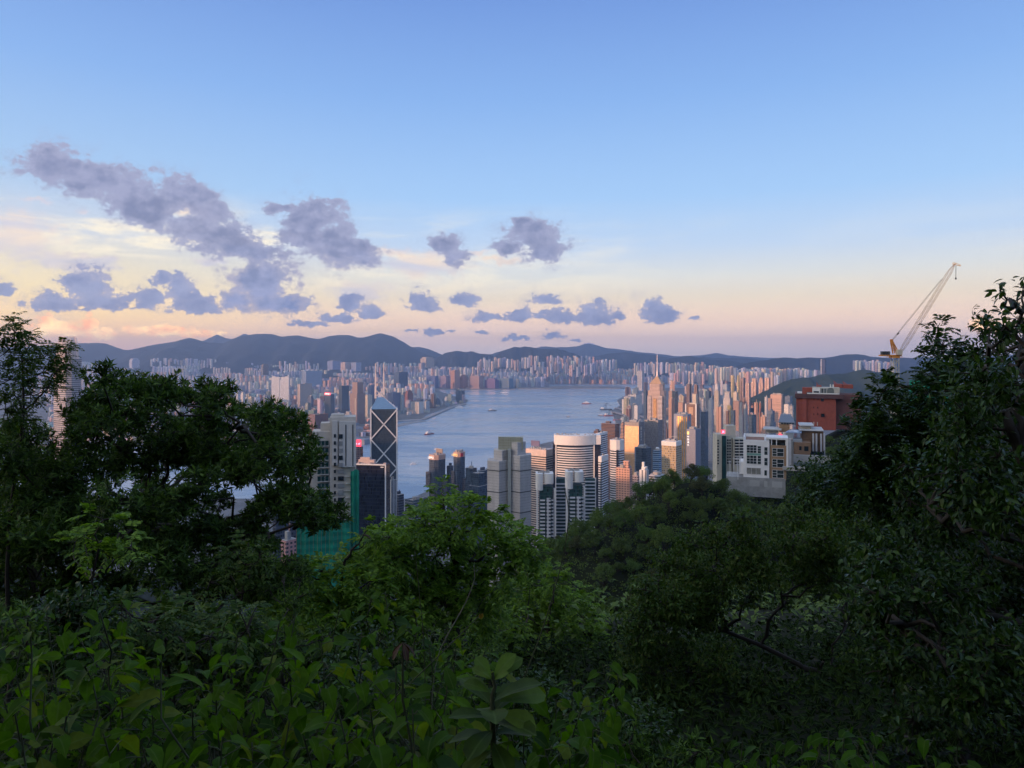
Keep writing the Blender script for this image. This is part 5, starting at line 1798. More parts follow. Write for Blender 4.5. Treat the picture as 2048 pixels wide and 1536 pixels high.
def crane():
    d = 330
    k = d / F
    O = P(1790, 716, d)
    root = thing("tower_crane", "orange tower crane with a long pale raised lattice jib above the trees", "crane", tuple(O), 0)
    L = lambda px, py, y=0.0: ((px - 1790) * k, y, -(py - 716) * k)
    yel = mat("crane_pale", (.55, .42, .24), .6, var=.15)
    # mast
    m = MB()
    w = 1.2
    for sx in (-1, 1):
        for sy in (-1, 1):
            m.bar((sx * w, sy * w, -32), (sx * w, sy * w, 0), .28)
    z = -32
    s = 1
    while z < -1:
        for sy in (-1, 1):
            m.bar((-w * s, sy * w, z), (w * s, sy * w, z + 2.4), .16)
            m.bar((sy * w, -w * s, z), (sy * w, w * s, z + 2.4), .16)
        z += 2.4
        s = -s
    m.build("mast", mat("mast_cream", (.5, .47, .38), .6), root)
    m = MB()
    m.box(-.3, 0, .0, 3.6, 3.0, 1.2)
    m.box(-2.2, 0, .9, 9.6, 2.4, .6)
    m.bar(L(1770, 714, -1.2), L(1802, 714, -1.2), .3)
    m.build("slewing_deck", ORANGE, root)
    m = MB()
    m.box(1.0, -1.7, 1.5, 2.4, 1.4, 2.4)
    m.build("cab", mat("cab_cream", (.6, .52, .4), .5), root)
    m = MB()
    for px in (1766, 1775):
        m.box((px - 1790) * k, 0, 1.5, 1.4, 2.0, 1.6)
        m.bar(L(px, 709, 0), L(px - .5, 703, 0), .9)
    m.build("winch_motor", DARK, root)
    m = MB()
    for sy in (-.9, .9):
        m.bar(L(1796, 707, sy), L(1783.5, 681, sy * .5), .42)
        m.bar(L(1788, 707, sy), L(1782, 681, sy * .5), .42)
        for t in (.25, .5, .75):
            m.bar(L(1788 - 6 * t, 707 - 26 * t, sy), L(1796 - 12.5 * t, 707 - 26 * t, sy), .22)
    m.bar(L(1780.5, 680, 0), L(1786, 680, 0), .7)
    m.build("a_frame", ORANGE, root)
    # jib
    A0, A1 = Vector(L(1796, 712)), Vector(L(1908, 530))
    ax = (A1 - A0).normalized()
    up = Vector((0, 1, 0)).cross(ax).normalized()
    if up.z < 0:
        up = -up
    m = MB()
    n = 34

    def chord(t, s, u):
        g = min(1, t * 8, (1 - t) * 14) * .75 + .25
        return A0.lerp(A1, t) + Vector((0, s * .7 * g, 0)) + up * (u * .78 * g)

    for i in range(n):
        t0, t1 = i / n, (i + 1) / n
        for s, u in ((-1, -1), (1, -1), (-1, 1), (1, 1)):
            m.bar(chord(t0, s, u), chord(t1, s, u), .105)
        f = 1 if i % 2 else -1
        for s in (-1, 1):
            m.bar(chord(t0, s, -f), chord(t1, s, f), .055)
        m.bar(chord(t0, -f, 1), chord(t1, f, 1), .055)
        m.bar(chord(t0, -f, -1), chord(t1, f, -1), .055)
    m.build("jib", mat("jib_pale", (.24, .16, .09), .6), root)
    m = MB()
    T = Vector(L(1784, 681))
    for s in (-.5, .5):
        m.bar(T + Vector((0, s, 0)), A0.lerp(A1, .83) + up * 1.4 + Vector((0, s, 0)), .1)
    m.bar(T.lerp(A0.lerp(A1, .83), .1), T.lerp(A0.lerp(A1, .83), .13), .5)
    m.build("pendant_cable", DARK, root)
    m = MB()
    m.bar(L(1905, 528), L(1921, 532), .3)
    m.bar(L(1907, 525), L(1920, 529), .2)
    m.bar(L(1905, 528), L(1907, 525), .2)
    m.bar(L(1921, 532), L(1920, 529), .2)
    m.bar(L(1908, 530), L(1912, 526), .3)
    m.build("jib_head", yel, root)
    m = MB()
    m.bar(L(1911, 531), L(1911.5, 556), .08)
    m.bar(L(1912.6, 531), L(1911.9, 556), .08)
    m.box((1911.5 - 1790) * k, 0, -(559 - 716) * k, .5, .5, .9)
    m.build("hook_rope", DARK, root)


crane()
# a site hoarding in green net and the white roof behind the right-hand trees
o = MB().box(0, 0, 0, 14, 12, 22).build("netted_site", NETTING, None, tuple(P(1862, 850, 350)), .2)
tag(o, "building site wrapped in green net glimpsed between the trees under the crane", "building")
o = MB().box(0, 0, 0, 7, 8, 8).build("pale_house", WHITE, None, tuple(P(1785, 905, 180) + Vector((0, 0, -7))), .1)
tag(o, "white house glimpsed through the glossy leaves below the crane", "house")


# ---------------------------------------------------------------- boats, wakes, roads, breakwater
HULL_R = mat("rust_hull", (.26, .07, .06), .6)
HULL_D = mat("dark_hull", (.05, .06, .07), .6)
BOATW = mat("boat_white", (.70, .70, .70), .5)


def boat(label, px, py, length, hull, rz, kind):
    p = G(px, py)
    t = thing("boat", label, "boat", tuple(p), rz)
    w = length * .27
    L = length
    pl = [(-L / 2, -w / 2), (L * .28, -w / 2), (L / 2, 0), (L * .28, w / 2), (-L / 2, w / 2)]
    MB().prism(pl, -.5, L * .09).build("hull", hull, t)
    if kind == "barge":
        MB().box(-L * .3, 0, L * .09, L * .2, w * .7, L * .14).build("cabin", BOATW, t)
        m = MB()
        m.bar((0, 0, L * .09), (L * .1, 0, L * .6), L * .03)
        m.bar((-L * .1, 0, L * .09), (-L * .02, 0, L * .55), L * .03)
        m.bar((L * .1, 0, L * .6), (L * .45, 0, L * .3), L * .02)
        m.bar((L * .1, 0, L * .6), (-L * .35, 0, L * .15), L * .015)
        m.build("derrick", HULL_D, t)
    else:
        MB().box(-L * .05, 0, L * .09, L * .6, w * .75, L * .09).build("cabin", BOATW, t)
        MB().box(-L * .02, 0, L * .18, L * .3, w * .6, L * .07).build("bridge", BOATW, t)
        MB().bar((-L * .1, 0, L * .25), (-L * .1, 0, L * .36), L * .03).build("funnel", hull, t)
    return t


boat("red hulled ferry with white upper deck trailing a long wake, right of the braced tower", 857, 869, 62, HULL_R, -2.2, "ferry")
boat("small white ferry in mid harbour facing the far waterfront", 985, 822, 66, HULL_D, .5, "ferry")
boat("reddish ferry far out near the runway", 1173, 808, 78, HULL_R, 0, "ferry")
boat("white launch close to the lettered towers", 828, 929, 28, BOATW, .4, "ferry")
boat("white launch just behind the rooftop billboard", 872, 899, 24, BOATW, 1.2, "ferry")
boat("dark derrick barge farthest out off the near shore", 1212, 820, 88, HULL_D, .1, "barge")
boat("dark derrick barge in the middle of the moored ones", 1219, 832, 76, HULL_R, .3, "barge")
boat("rust derrick barge closest to the near shore", 1237, 841, 66, HULL_R, 2.9, "barge")
boat("low dark lighter left of the moored barges", 1202, 832, 42, HULL_D, .1, "ferry")
boat("tiny dark launch alone between the ferries and the barges", 1137, 834, 26, HULL_D, 0, "ferry")
boat("white ferry moored at the far promontory pier", 920, 816, 72, BOATW, .1, "ferry")
FOAM = mat("wake_foam", (.45, .5, .55), .35, var=.4, scale=.05)


def wake(px0, py0, px1, py1, w0, w1):
    a, b = G(px0, py0, .15), G(px1, py1, .15)
    dv = (b - a)
    n = Vector((-dv.y, dv.x, 0)).normalized()
    m = MB()
    N = 14
    for s in (-1, 1):
        for i in range(N):
            t0, t1 = i / N, (i + .8) / N
            o0, o1 = (w0 + (w1 - w0) * t0) * s, (w0 + (w1 - w0) * t1) * s
            th = 3.5 * (1 - t0) + 1
            m.poly([a.lerp(b, t0) + n * (o0 - th), a.lerp(b, t1) + n * (o1 - th * .8), a.lerp(b, t1) + n * (o1 + th * .8), a.lerp(b, t0) + n * (o0 + th)])
    tag(m.build("boat_wake_water", FOAM), kind="structure")


wake(858, 868, 925, 838, 4, 30)
wake(987, 820, 1000, 815, 3, 14)
ROAD = mat("pale_concrete_road", (.36, .34, .33), .85, var=.2, scale=.02)


def road(name, pts, w, z):
    m = MB()
    P_ = [G(px, py, z) for px, py in pts]
    for i in range(len(P_) - 1):
        a, b = P_[i], P_[i + 1]
        n0 = Vector((-(b - a).y, (b - a).x, 0)).normalized() * w / 2
        m.prism([tuple((a - n0)[:2]), tuple((b - n0)[:2]), tuple((b + n0)[:2]), tuple((a + n0)[:2])], z - 1.2, z + i * .004)
    tag(m.build(name, ROAD), kind="structure")


road("shore_road", [(1225, 823), (1250, 830), (1275, 842), (1300, 850), (1330, 857)], 34, 12.0)
road("shore_road", [(1232, 815), (1262, 826), (1290, 835), (1330, 842), (1360, 848)], 26, 9.0)
road("park_road", [(1405, 838), (1416, 846), (1414, 856), (1402, 862), (1410, 872), (1430, 882), (1455, 895)], 22, 14.0)
road("park_road", [(1400, 870), (1420, 880), (1440, 893)], 20, 10.0)
road("promenade", [(748, 862), (792, 842), (846, 838), (905, 813), (932, 807)], 30, 6.0)
road("breakwater_path", [(740, 863), (800, 850), (815, 846), (845, 842)], 60, 1.5)
o = MB().cyl(0, 0, 0, 110, 26, 24).build("stadium", [mat("pale_green_roof", (.40, .46, .40), .7)], None, tuple(G(1506, 806)))
tag(o, "round low stadium with a pale green roof among the pink towers", "stadium")
o = MB().prism([(-46, -30), (46, -30), (46, 30), (-46, 30)], 0, 20).prism([(-47, -31), (47, -31), (47, 31), (-47, 31)], 20, 24, scale=.9).build("waterfront_hall", [mat("dusky_roof", (.22, .23, .27), .6)], None, tuple(G(716, 888)), -.25)
tag(o, "long low grey hall on the far quay left of the braced tower", "hall")
# park trees between the roads
# ---------------------------------------------------------------- vegetation
def leaf_mat(name, cols, rough=0.55, trans=0.3, spec=0.22):
    m = bpy.data.materials.new(name)
    m.use_nodes = True
    n = NT(m.node_tree)
    out = n.node("ShaderNodeOutputMaterial")
    b = n.node("ShaderNodeBsdfPrincipled")
    g = n.node("ShaderNodeNewGeometry")
    k = len(cols)
    c = n.ramp(g.outputs["Random Per Island"], [((i + .5) / k, (*col, 1)) for i, col in enumerate(cols)])
    at = n.node("ShaderNodeAttribute")
    at.attribute_name = "rib"
    co = n.node("ShaderNodeTexCoord").outputs["Object"]
    blot = n.mapr(n.noise(co, 14, 4, 0.65), 0.3, 0.72, 0.62, 1.25)
    c = n.mix(1.0, c, n.xyz(blot, blot, blot), "MULTIPLY")
    c = n.mix(n.mapr(at.outputs["Fac"], 0.86, 0.97, 0, 0.4), c, (.11, .17, .05, 1))
    n.put(b.inputs["Base Color"], c)
    b.inputs["Roughness"].default_value = rough
    b.inputs["Specular IOR Level"].default_value = spec
    t = n.node("ShaderNodeBsdfTranslucent")
    n.put(t.inputs[0], n.mix(1.0, c, (1.25, 1.35, 0.5, 1), "MULTIPLY"))
    mx = n.node("ShaderNodeMixShader")
    mx.inputs[0].default_value = trans
    n.t.links.new(b.outputs[0], mx.inputs[1])
    n.t.links.new(t.outputs[0], mx.inputs[2])
    n.t.links.new(mx.outputs[0], out.inputs[0])
    return m


BARK = mat("bark", (.035, .028, .022), .9, var=.35, scale=3.0)
STEM = mat("green_stem", (.04, .05, .02), .7, var=.3, scale=4.0)
L_DARK = leaf_mat("dark_narrow_leaves", [(.02, .048, .010), (.036, .08, .013), (.062, .13, .02), (.115, .205, .03)])
L_LIGHT = leaf_mat("light_green_leaves", [(0.0775, 0.1625, 0.0192), (0.1187, 0.2236, 0.024), (0.1688, 0.2964, 0.0336), (0.2188, 0.3575, 0.0432)], trans=.4)
L_MID = leaf_mat("mid_green_leaves", [(0.0251, 0.0607, 0.0081), (0.0383, 0.0875, 0.0104), (0.0558, 0.116, 0.0145), (0.0976, 0.1339, 0.0242)])
L_GLOSS = leaf_mat("glossy_dark_leaves", [(0.0112, 0.032, 0.0072), (0.0176, 0.048, 0.0088), (0.0288, 0.068, 0.0112), (0.048, 0.096, 0.0144)], rough=.36, trans=.25, spec=.2)
L_HEART = leaf_mat("heart_shaped_leaves", [(0.0234, 0.0643, 0.0031), (0.035, 0.0915, 0.0042), (0.053, 0.1298, 0.0042), (0.0778, 0.1713, 0.0052), (0.0296, 0.0779, 0.0061), (0.1011, 0.2025, 0.0061), (0.0389, 0.0934, 0.0123), (0.0428, 0.1038, 0.0042), (0.1166, 0.1557, 0.0155), (0.0311, 0.083, 0.0042), (0.0234, 0.0519, 0.0205)], trans=.5, spec=.09)
L_BRIGHT = leaf_mat("young_yellow_green_leaves", [(.07, .14, .012), (.09, .17, .016), (.11, .18, .02)], trans=.45)
L_YELLOW = leaf_mat("withered_yellow_leaf", [(.20, .12, .02), (.24, .15, .03)], trans=.4)
L_BROWN = leaf_mat("dry_brown_leaves", [(.05, .02, .012), (.065, .028, .015)], trans=.2)
L_HILL = [leaf_mat("hill_leaves_" + s, c, rough=.6, spec=.2) for s, c in (
    ("dark", [(.05, .085, .020), (.076, .12, .028), (.105, .155, .036)]), ("mid", [(.07, .115, .024), (.105, .165, .034), (.14, .21, .044)]),
    ("olive", [(.056, .066, .026), (.078, .086, .032), (.10, .11, .044)]), ("light", [(.055, .11, .026), (.08, .15, .034), (.11, .19, .044)]))]


def rows_leaf(rows, droop=.25, fold=.25):
    v, t = [(0, 0, 0)], []
    for x, w in rows:
        z = -droop * x * x
        v += [(x, -w, z + fold * w), (x, 0, z), (x, w, z + fold * w)]
    v.append((1, 0, -droop))
    n = len(rows)
    t += [(0, 1, 2), (0, 2, 3)]
    for i in range(n - 1):
        a, b = 1 + 3 * i, 4 + 3 * i
        t += [(a, b, a + 1), (a + 1, b, b + 1), (a + 1, b + 1, a + 2), (a + 2, b + 1, b + 2)]
    a, tip = 1 + 3 * (n - 1), len(v) - 1
    t += [(a, tip, a + 1), (a + 1, tip, a + 2)]
    rib = [1.0] + [0.0, 1.0, 0.0] * n + [1.0]
    return np.array(v, float), np.array(t, int), np.array(rib)


T_LANCE = rows_leaf([(.45, .12)], .15, .5)
T_SMALL = rows_leaf([(.45, .22)], .2, .4)
T_OVAL = rows_leaf([(.3, .2), (.65, .19)], .25, .35)
T_HEART = rows_leaf([(.06, .24), (.25, .37), (.5, .32), (.76, .14)], .42, .3)
T_BIG = rows_leaf([(.2, .10), (.45, .2), (.7, .25), (.88, .18)], .3, .3)
HEART_BACK = T_HEART[0].copy()
for i in (1, 3):
    HEART_BACK[i, 0] = -.10
T_HEART = (HEART_BACK, T_HEART[1], T_HEART[2])


def norm(a):
    return a / np.maximum(np.linalg.norm(a, axis=-1, keepdims=True), 1e-9)


class Foliage:
    def __init__(self, tmpl):
        self.t = tmpl
        self.V, self.T, self.n = [], [], 0

    def add(self, P_, A, U, L, W=1.0):
        P_, A, U = np.atleast_2d(P_), norm(np.atleast_2d(A)), np.atleast_2d(U)
        Y = norm(np.cross(U, A))
        Z = np.cross(A, Y)
        L = np.broadcast_to(np.asarray(L, float), (len(P_),))[:, None, None]
        tv = self.t[0][None]
        V = P_[:, None] + L * (tv[..., :1] * A[:, None] + W * tv[..., 1:2] * Y[:, None] + tv[..., 2:] * Z[:, None])
        k = tv.shape[1]
        T = self.t[1][None] + (self.n + np.arange(len(P_)) * k)[:, None, None]
        self.n += len(P_) * k
        self.V.append(V.reshape(-1, 3))
        self.T.append(T.reshape(-1, 3))

    def mesh(self, name, m, origin=(0, 0, 0)):
        V = np.concatenate(self.V)
        me = np_mesh(name, V - np.asarray(origin)[None], tris=np.concatenate(self.T), mats=[m], smooth=False)
        a = me.attributes.new("rib", "FLOAT", "POINT")
        a.data.foreach_set("value", np.tile(self.t[2], len(V) // len(self.t[2])).astype(np.float32))
        return me


class Tubes:
    def __init__(self, sides=5):
        self.V, self.Q, self.n, self.s = [], [], 0, sides

    def path(self, pts, radii):
        pts = np.asarray(pts, float)
        k = len(pts)
        d = norm(np.gradient(pts, axis=0))
        u = norm(np.cross(d, np.array([.31, .17, .93])))
        v = np.cross(d, u)
        a = np.linspace(0, 2 * np.pi, self.s, endpoint=False)
        r = np.asarray(radii, float)[:, None, None]
        V = pts[:, None] + r * (np.cos(a)[None, :, None] * u[:, None] + np.sin(a)[None, :, None] * v[:, None])
        i = (np.arange(k - 1)[:, None] * self.s + np.arange(self.s)[None])
        j = (np.arange(k - 1)[:, None] * self.s + (np.arange(self.s)[None] + 1) % self.s)
        self.Q.append(np.stack([i, j, j + self.s, i + self.s], -1).reshape(-1, 4) + self.n)
        self.V.append(V.reshape(-1, 3))
        self.n += k * self.s

    def mesh(self, name, m, origin=(0, 0, 0)):
        return np_mesh(name, np.concatenate(self.V) - np.asarray(origin)[None], quads=np.concatenate(self.Q), mats=[m], smooth=True)


def curve(a, b, sag, n=6, r=rng):
    t = np.linspace(0, 1, n)[:, None]
    a, b = np.asarray(a, float), np.asarray(b, float)
    L = np.linalg.norm(b - a)
    w = r.normal(0, .06 * L, (n, 3)) * (t * (1 - t) * 3)
    return a + (b - a) * t + np.array([0, 0, sag * L]) * (t * (1 - t) * 4) + w


def twig_points(c, rad, n, r):
    q = norm(r.normal(0, 1, (n, 3)))
    return c + q * rad * (r.uniform(0.12, 1, (n, 1)) ** .55) * np.array([1, 1, .82])


def sprigs(fol, tub, c, rad, n, leaf, r, kind, up=.5):
    pts = twig_points(c, rad, n, r)
    out = norm(pts - c + 1e-6)
    w = norm(out * .8 + np.array([0, 0, up]) + r.normal(0, .35, (n, 3)))
    if kind == "rosette":
        k = 11
        for j in range(k):
            ang = j * 2.4 + r.uniform(0, 6.28, n)
            e1 = norm(np.cross(w, np.array([.2, .5, .84])))
            e2 = np.cross(w, e1)
            tilt = np.radians(r.uniform(25, 95, n))[:, None]
            A = w * np.cos(tilt) + (e1 * np.cos(ang)[:, None] + e2 * np.sin(ang)[:, None]) * np.sin(tilt)
            off = w * (-leaf * .55 * r.uniform(0, 1, (n, 1)))
            fol.add(pts + off, A, w + r.normal(0, .25, (n, 3)), leaf * r.uniform(.65, 1.15, n))
    elif kind == "pinnate":
        L = leaf * r.uniform(1.9, 3.0, n)
        for s in range(3):
            d = norm(w + r.normal(0, .55, (n, 3)) + np.array([0, 0, -.1]))
            side = norm(np.cross(d, np.array([.1, .1, 1.0])))
            for j in range(5):
                t = .25 + .75 * j / 4
                q = pts + d * (L * t)[:, None] + np.array([0, 0, -1]) * (L * .35 * t * t)[:, None]
                for sg in (-1, 1):
                    fol.add(q, side * sg + d * .55 + np.array([0, 0, -.25]) + r.normal(0, .12, (n, 3)), np.cross(d, side) * -1 + r.normal(0, .2, (n, 3)) + np.array([0, 0, .6]), leaf * r.uniform(.8, 1.1, n))
    else:
        k = 7
        for j in range(k):
            e1 = norm(r.normal(0, 1, (n, 3)))
            A = norm(w * r.uniform(-.1, .7, (n, 1)) + e1 * .8 + np.array([0, 0, -.35]))
            q = pts + w * (leaf * .5 * (j - 3))
            fol.add(q, A, np.array([0, 0, 1.0]) + r.normal(0, .45, (n, 3)), leaf * r.uniform(.6, 1.15, n))
    return pts


def tree(name, label, base, trunk, clumps, leaf, tmpl, kind, lm, dens=1.0, trunk_r=.12, seed=0, group=None, cat="tree", depth=.35, twigs=7, up=.5, per=60.0):
    """trunk: list of points from the ground up; clumps: (px, py, radius px, distance)"""
    r = np.random.default_rng(seed)
    root = thing(name, label, cat, tuple(base), 0, group)
    fol, tub = Foliage(tmpl), Tubes(5)
    tr = np.array([tuple(p) for p in trunk], float)
    tub.path(tr, np.linspace(trunk_r, trunk_r * .35, len(tr)))
    # main limbs towards well separated parts of the crown; twigs leave from them
    nodes = tr.copy()
    cen = np.array([tuple(P(x, y, d)) for x, y, _, d in clumps])
    if len(cen) > 9:
        chosen = [int(np.argmax(cen[:, 2]))]
        for _ in range(min(9, len(cen) // 4)):
            dist = np.min(np.linalg.norm(cen[:, None] - cen[None, chosen], axis=2), axis=1)
            chosen.append(int(np.argmax(dist)))
        for ci in chosen:
            a = tr[int(np.argmin(np.linalg.norm(tr - cen[ci], axis=1) + np.maximum(tr[:, 2] - cen[ci][2] + .3, 0) * 3))]
            e = a + (cen[ci] - a) * .85
            pth = curve(a, e, -.08, 9, r)
            tub.path(pth, np.linspace(trunk_r * .42, trunk_r * .12, 9))
            nodes = np.concatenate([nodes, pth[2:]])
    for px, py, rp, d in clumps:
        c = np.array(P(px, py, d * r.uniform(1 - depth * .25, 1 + depth * .25)))
        R = rp / F * d
        # limb from the trunk
        dd = np.linalg.norm(nodes - c, axis=1) + np.maximum(nodes[:, 2] - c[2] + .1, 0) * 2
        a = nodes[int(np.argmin(dd))]
        L = np.linalg.norm(c - a)
        tub.path(curve(a, c, -.06, 7, r), np.linspace(min(trunk_r * .3, .012 + L * .014), .006, 7))
        n = max(3, int(per * dens * (rp / 50.0) ** 2 * (14 / (leaf / d * F)) ** 1.5))
        pts = sprigs(fol, tub, c, R, n, leaf, r, kind, up)
        for q in pts[:twigs]:
            tub.path(curve(c, q, .02, 4, r), [.007, .006, .005, .004])
    tm = link("trunk", tub.mesh("trunk", BARK, base), root)
    link("crown", fol.mesh("crown", lm, base), root)
    return root


def ground(x, y):
    return Vector((x, y, float(terrain_z(x, y))))


def stand(px, py, d, lean=(0, 0)):
    """a trunk from the ground below up to a pixel"""
    t = P(px, py, d)
    b = ground(t.x + lean[0], t.y + lean[1])
    pts = [b + (t - b) * f + Vector((.06 * math.sin(f * 7 + px), .05 * math.cos(f * 5 + px), 0)) * (1 if 0 < f < 1 else 0) for f in np.linspace(0, 1, 8)]
    return b, pts


# -- the big dark narrow-leaved tree
rr = random.Random(3)
cl = [(205, 752, 32), (235, 775, 40), (195, 800, 45), (270, 765, 36), (300, 782, 42), (335, 775, 40), (365, 790, 40), (310, 830, 48), (250, 830, 50), (190, 860, 55), (400, 800, 38), (415, 770, 26), (440, 795, 34), (462, 775, 20),
      (425, 835, 44), (470, 820, 34), (505, 830, 34), (540, 832, 40), (580, 840, 42), (608, 872, 38), (560, 880, 42), (615, 910, 34), (520, 875, 40), (480, 880, 36), (585, 930, 34), (590, 975, 26),
      (600, 1010, 36), (640, 1005, 40), (665, 1030, 36), (625, 1045, 30), (570, 1025, 34), (545, 1000, 26), (372, 860, 50), (330, 900, 52), (380, 930, 46), (430, 930, 34), (270, 900, 55), (210, 930, 60), (150, 900, 50), (145, 960, 60), (90, 930, 50), (95, 1000, 60), (40, 980, 60), (30, 1050, 60), (100, 1070, 65), (170, 1030, 60),
      (240, 1000, 55), (300, 980, 50), (355, 1000, 50), (330, 1060, 55), (260, 1080, 60), (400, 1060, 50), (440, 1000, 36), (460, 1070, 46), (500, 1110, 44), (180, 1110, 65), (60, 1130, 65), (340, 1130, 60), (420, 1140, 55), (20, 890, 40), (480, 950, 28), (520, 940, 26), (30, 1190, 60), (140, 1180, 60), (240, 1160, 60)]
cl += [(20, 860, 40), (60, 870, 44), (15, 920, 50), (70, 930, 50), (20, 1000, 55), (75, 1010, 55), (25, 1080, 60), (90, 1090, 60), (420, 900, 40), (460, 920, 36), (400, 970, 44)]
for _ in range(36):
    x = rr.uniform(-10, 600)
    y = rr.uniform(np.interp(x, [0, 100, 200, 300, 420, 480, 560, 620], [880, 880, 790, 800, 820, 840, 850, 890]), np.interp(x, [0, 350, 500, 600], [1200, 1120, 1040, 1000]))
    if not (480 < x < 560 and 940 < y < 990):
        cl.append((x, y, rr.uniform(34, 50)))
cl += [(rr.uniform(430, 590), rr.uniform(1115, 1215), rr.uniform(32, 46)) for _ in range(14)] + [(520, 1010, 26), (500, 1060, 34), (540, 1085, 26)]
b, tr = stand(330, 1010, 12.0, (.5, .6))
_, tr2 = stand(520, 900, 12.0)
tree("narrow_leaved_tree", "big dark tree with narrow pointed leaves filling the view before the harbour towers", b, tr, [(x, y, r_, 12.0 if y < 1000 else 11.4) for x, y, r_ in cl], .115, T_LANCE, "rosette", L_DARK, 1.9, .13, 21, twigs=14, depth=.8)
# -- sparse feathery tree at the edge
cl = [(30, 665, 26), (18, 700, 34), (60, 690, 24), (55, 730, 30), (100, 705, 26), (130, 700, 22), (120, 735, 26), (85, 745, 26), (20, 760, 36), (60, 785, 30), (10, 820, 36), (45, 840, 24), (110, 770, 22), (25, 640, 14)]
b, tr = stand(45, 720, 10.5, (-.4, .2))
tree("feathery_tree", "slender tree with sparse paired leaflets standing against the hazy mountains", b, tr, [(x, y, r_, 10.5) for x, y, r_ in cl], .06, T_SMALL, "pinnate", L_MID, .5, .04, 22, twigs=9)
# -- light green spreading trees in the middle
cl = [(884, 975, 16), (890, 1000, 26), (880, 1028, 34), (930, 1022, 38), (965, 1035, 40), (1000, 1062, 40), (1040, 1068, 34), (1058, 1095, 24), (850, 1052, 44), (905, 1068, 50), (960, 1085, 50), (1010, 1105, 42), (800, 1062, 34), (815, 1095, 50), (870, 1115, 55), (930, 1135, 55), (760, 1085, 36), (770, 1130, 55), (985, 1150, 40), (830, 1160, 60), (900, 1180, 60), (970, 1195, 50), (1040, 1122, 24), (845, 1035, 34), (790, 1075, 40), (1035, 1092, 34), (1060, 1110, 20), (890, 1210, 55), (820, 1215, 50), (950, 1225, 50)]
b, tr = stand(900, 1090, 17.5, (.3, 0))
tree("spreading_tree", "light green spreading tree whose pointed top reaches up in front of the sheeted tower", b, tr, [(x, y, r_, 17.5) for x, y, r_ in cl], .135, T_OVAL, "pinnate", L_LIGHT, .40, .12, 23, twigs=10)
cl = [(740, 1050, 14), (745, 1080, 28), (780, 1075, 26), (715, 1125, 28), (750, 1115, 38), (785, 1120, 40), (690, 1132, 30), (645, 1142, 34), (600, 1152, 30), (560, 1175, 34), (650, 1185, 46), (605, 1200, 42), (550, 1215, 40), (580, 1245, 46), (680, 1240, 46), (740, 1165, 46), (700, 1215, 50), (620, 1245, 50), (780, 1190, 50), (800, 1240, 50), (720, 1260, 55)]
b, tr = stand(690, 1120, 16.0)
tree("spreading_tree", "lower light green tree hugging the foot of the green netted tower", b, tr, [(x, y, r_, 16.0) for x, y, r_ in cl], .125, T_OVAL, "pinnate", L_LIGHT, .5, .09, 24)
cl = [(1060, 1170, 45), (1110, 1160, 40), (1100, 1200, 50), (1150, 1205, 40), (1170, 1240, 40), (1110, 1250, 50), (1050, 1230, 50), (1000, 1260, 50), (1180, 1280, 34), (1130, 1300, 45), (1060, 1300, 50), (1000, 1310, 50), (1195, 1265, 20)]
b, tr = stand(1100, 1220, 21)
tree("rounded_tree", "rounded mid green tree in the dip where the wooded slope meets the sheeted tower", b, tr, [(x, y, r_, 21.0) for x, y, r_ in cl], .14, T_OVAL, "pinnate", L_LIGHT, .38, .10, 25)
# -- the dark small-leaved tree with open limbs
cl = [(1330, 1125, 34), (1380, 1090, 36), (1430, 1065, 34), (1480, 1045, 36), (1440, 1110, 44), (1500, 1085, 42), (1550, 1050, 40), (1600, 1040, 40), (1650, 1050, 40), (1580, 1095, 46), (1640, 1105, 46), (1520, 1140, 48), (1450, 1160, 46), (1390, 1150, 40), (1340, 1175, 42), (1290, 1180, 32), (1290, 1230, 40), (1340, 1230, 40), (1260, 1220, 20), (1270, 1290, 42), (1330, 1290, 44), (1400, 1210, 30), (1590, 1150, 40), (1660, 1160, 40), (1700, 1110, 46), (1720, 1060, 40), (1310, 1350, 44), (1380, 1350, 40), (1440, 1300, 24), (1250, 1350, 40), (1500, 1190, 26), (1570, 1200, 22), (1290, 1410, 46), (1370, 1420, 46), (1450, 1400, 40), (1530, 1370, 34), (1610, 1380, 40), (1690, 1360, 40), (1560, 1440, 46), (1650, 1440, 50), (1480, 1460, 46), (1740, 1420, 50), (1700, 1230, 30)]
for _ in range(52):
    x, y = rr.uniform(1250, 1760), rr.uniform(1080, 1500)
    if y > np.interp(x, [1250, 1350, 1480, 1650], [1230, 1130, 1070, 1060]) and not (1440 < x < 1680 and 1220 < y < 1330):
        cl.append((x, y, rr.uniform(34, 50)))
b, tr = stand(1600, 1330, 13.0, (.6, 0))
tr += [P(1520, 1290, 13.1), P(1450, 1262, 13.2)]
tree("open_limbed_tree", "dark tree with small leaves and bare crooked limbs showing inside its crown, below the villas", b, tr, [(x, y, r_, 13.0) for x, y, r_ in cl], .085, T_OVAL, "spray", L_MID, 1.2, .10, 26, twigs=14)
cl = [(rr.uniform(1610, 1800), rr.uniform(935, 1080), rr.uniform(28, 42)) for _ in range(30)] + [(1640, 960, 22), (1670, 930, 22), (1700, 905, 24), (1600, 1010, 26)]
b, tr = stand(1720, 1050, 17.0, (.5, 0))
tree("slope_tree", "dark fine-leaved tree closing the gap between the villa terrace and the glossy tree", b, tr, [(x, y, r_, 17.0) for x, y, r_ in cl], .11, T_OVAL, "spray", L_GLOSS, 1.2, .1, 31)
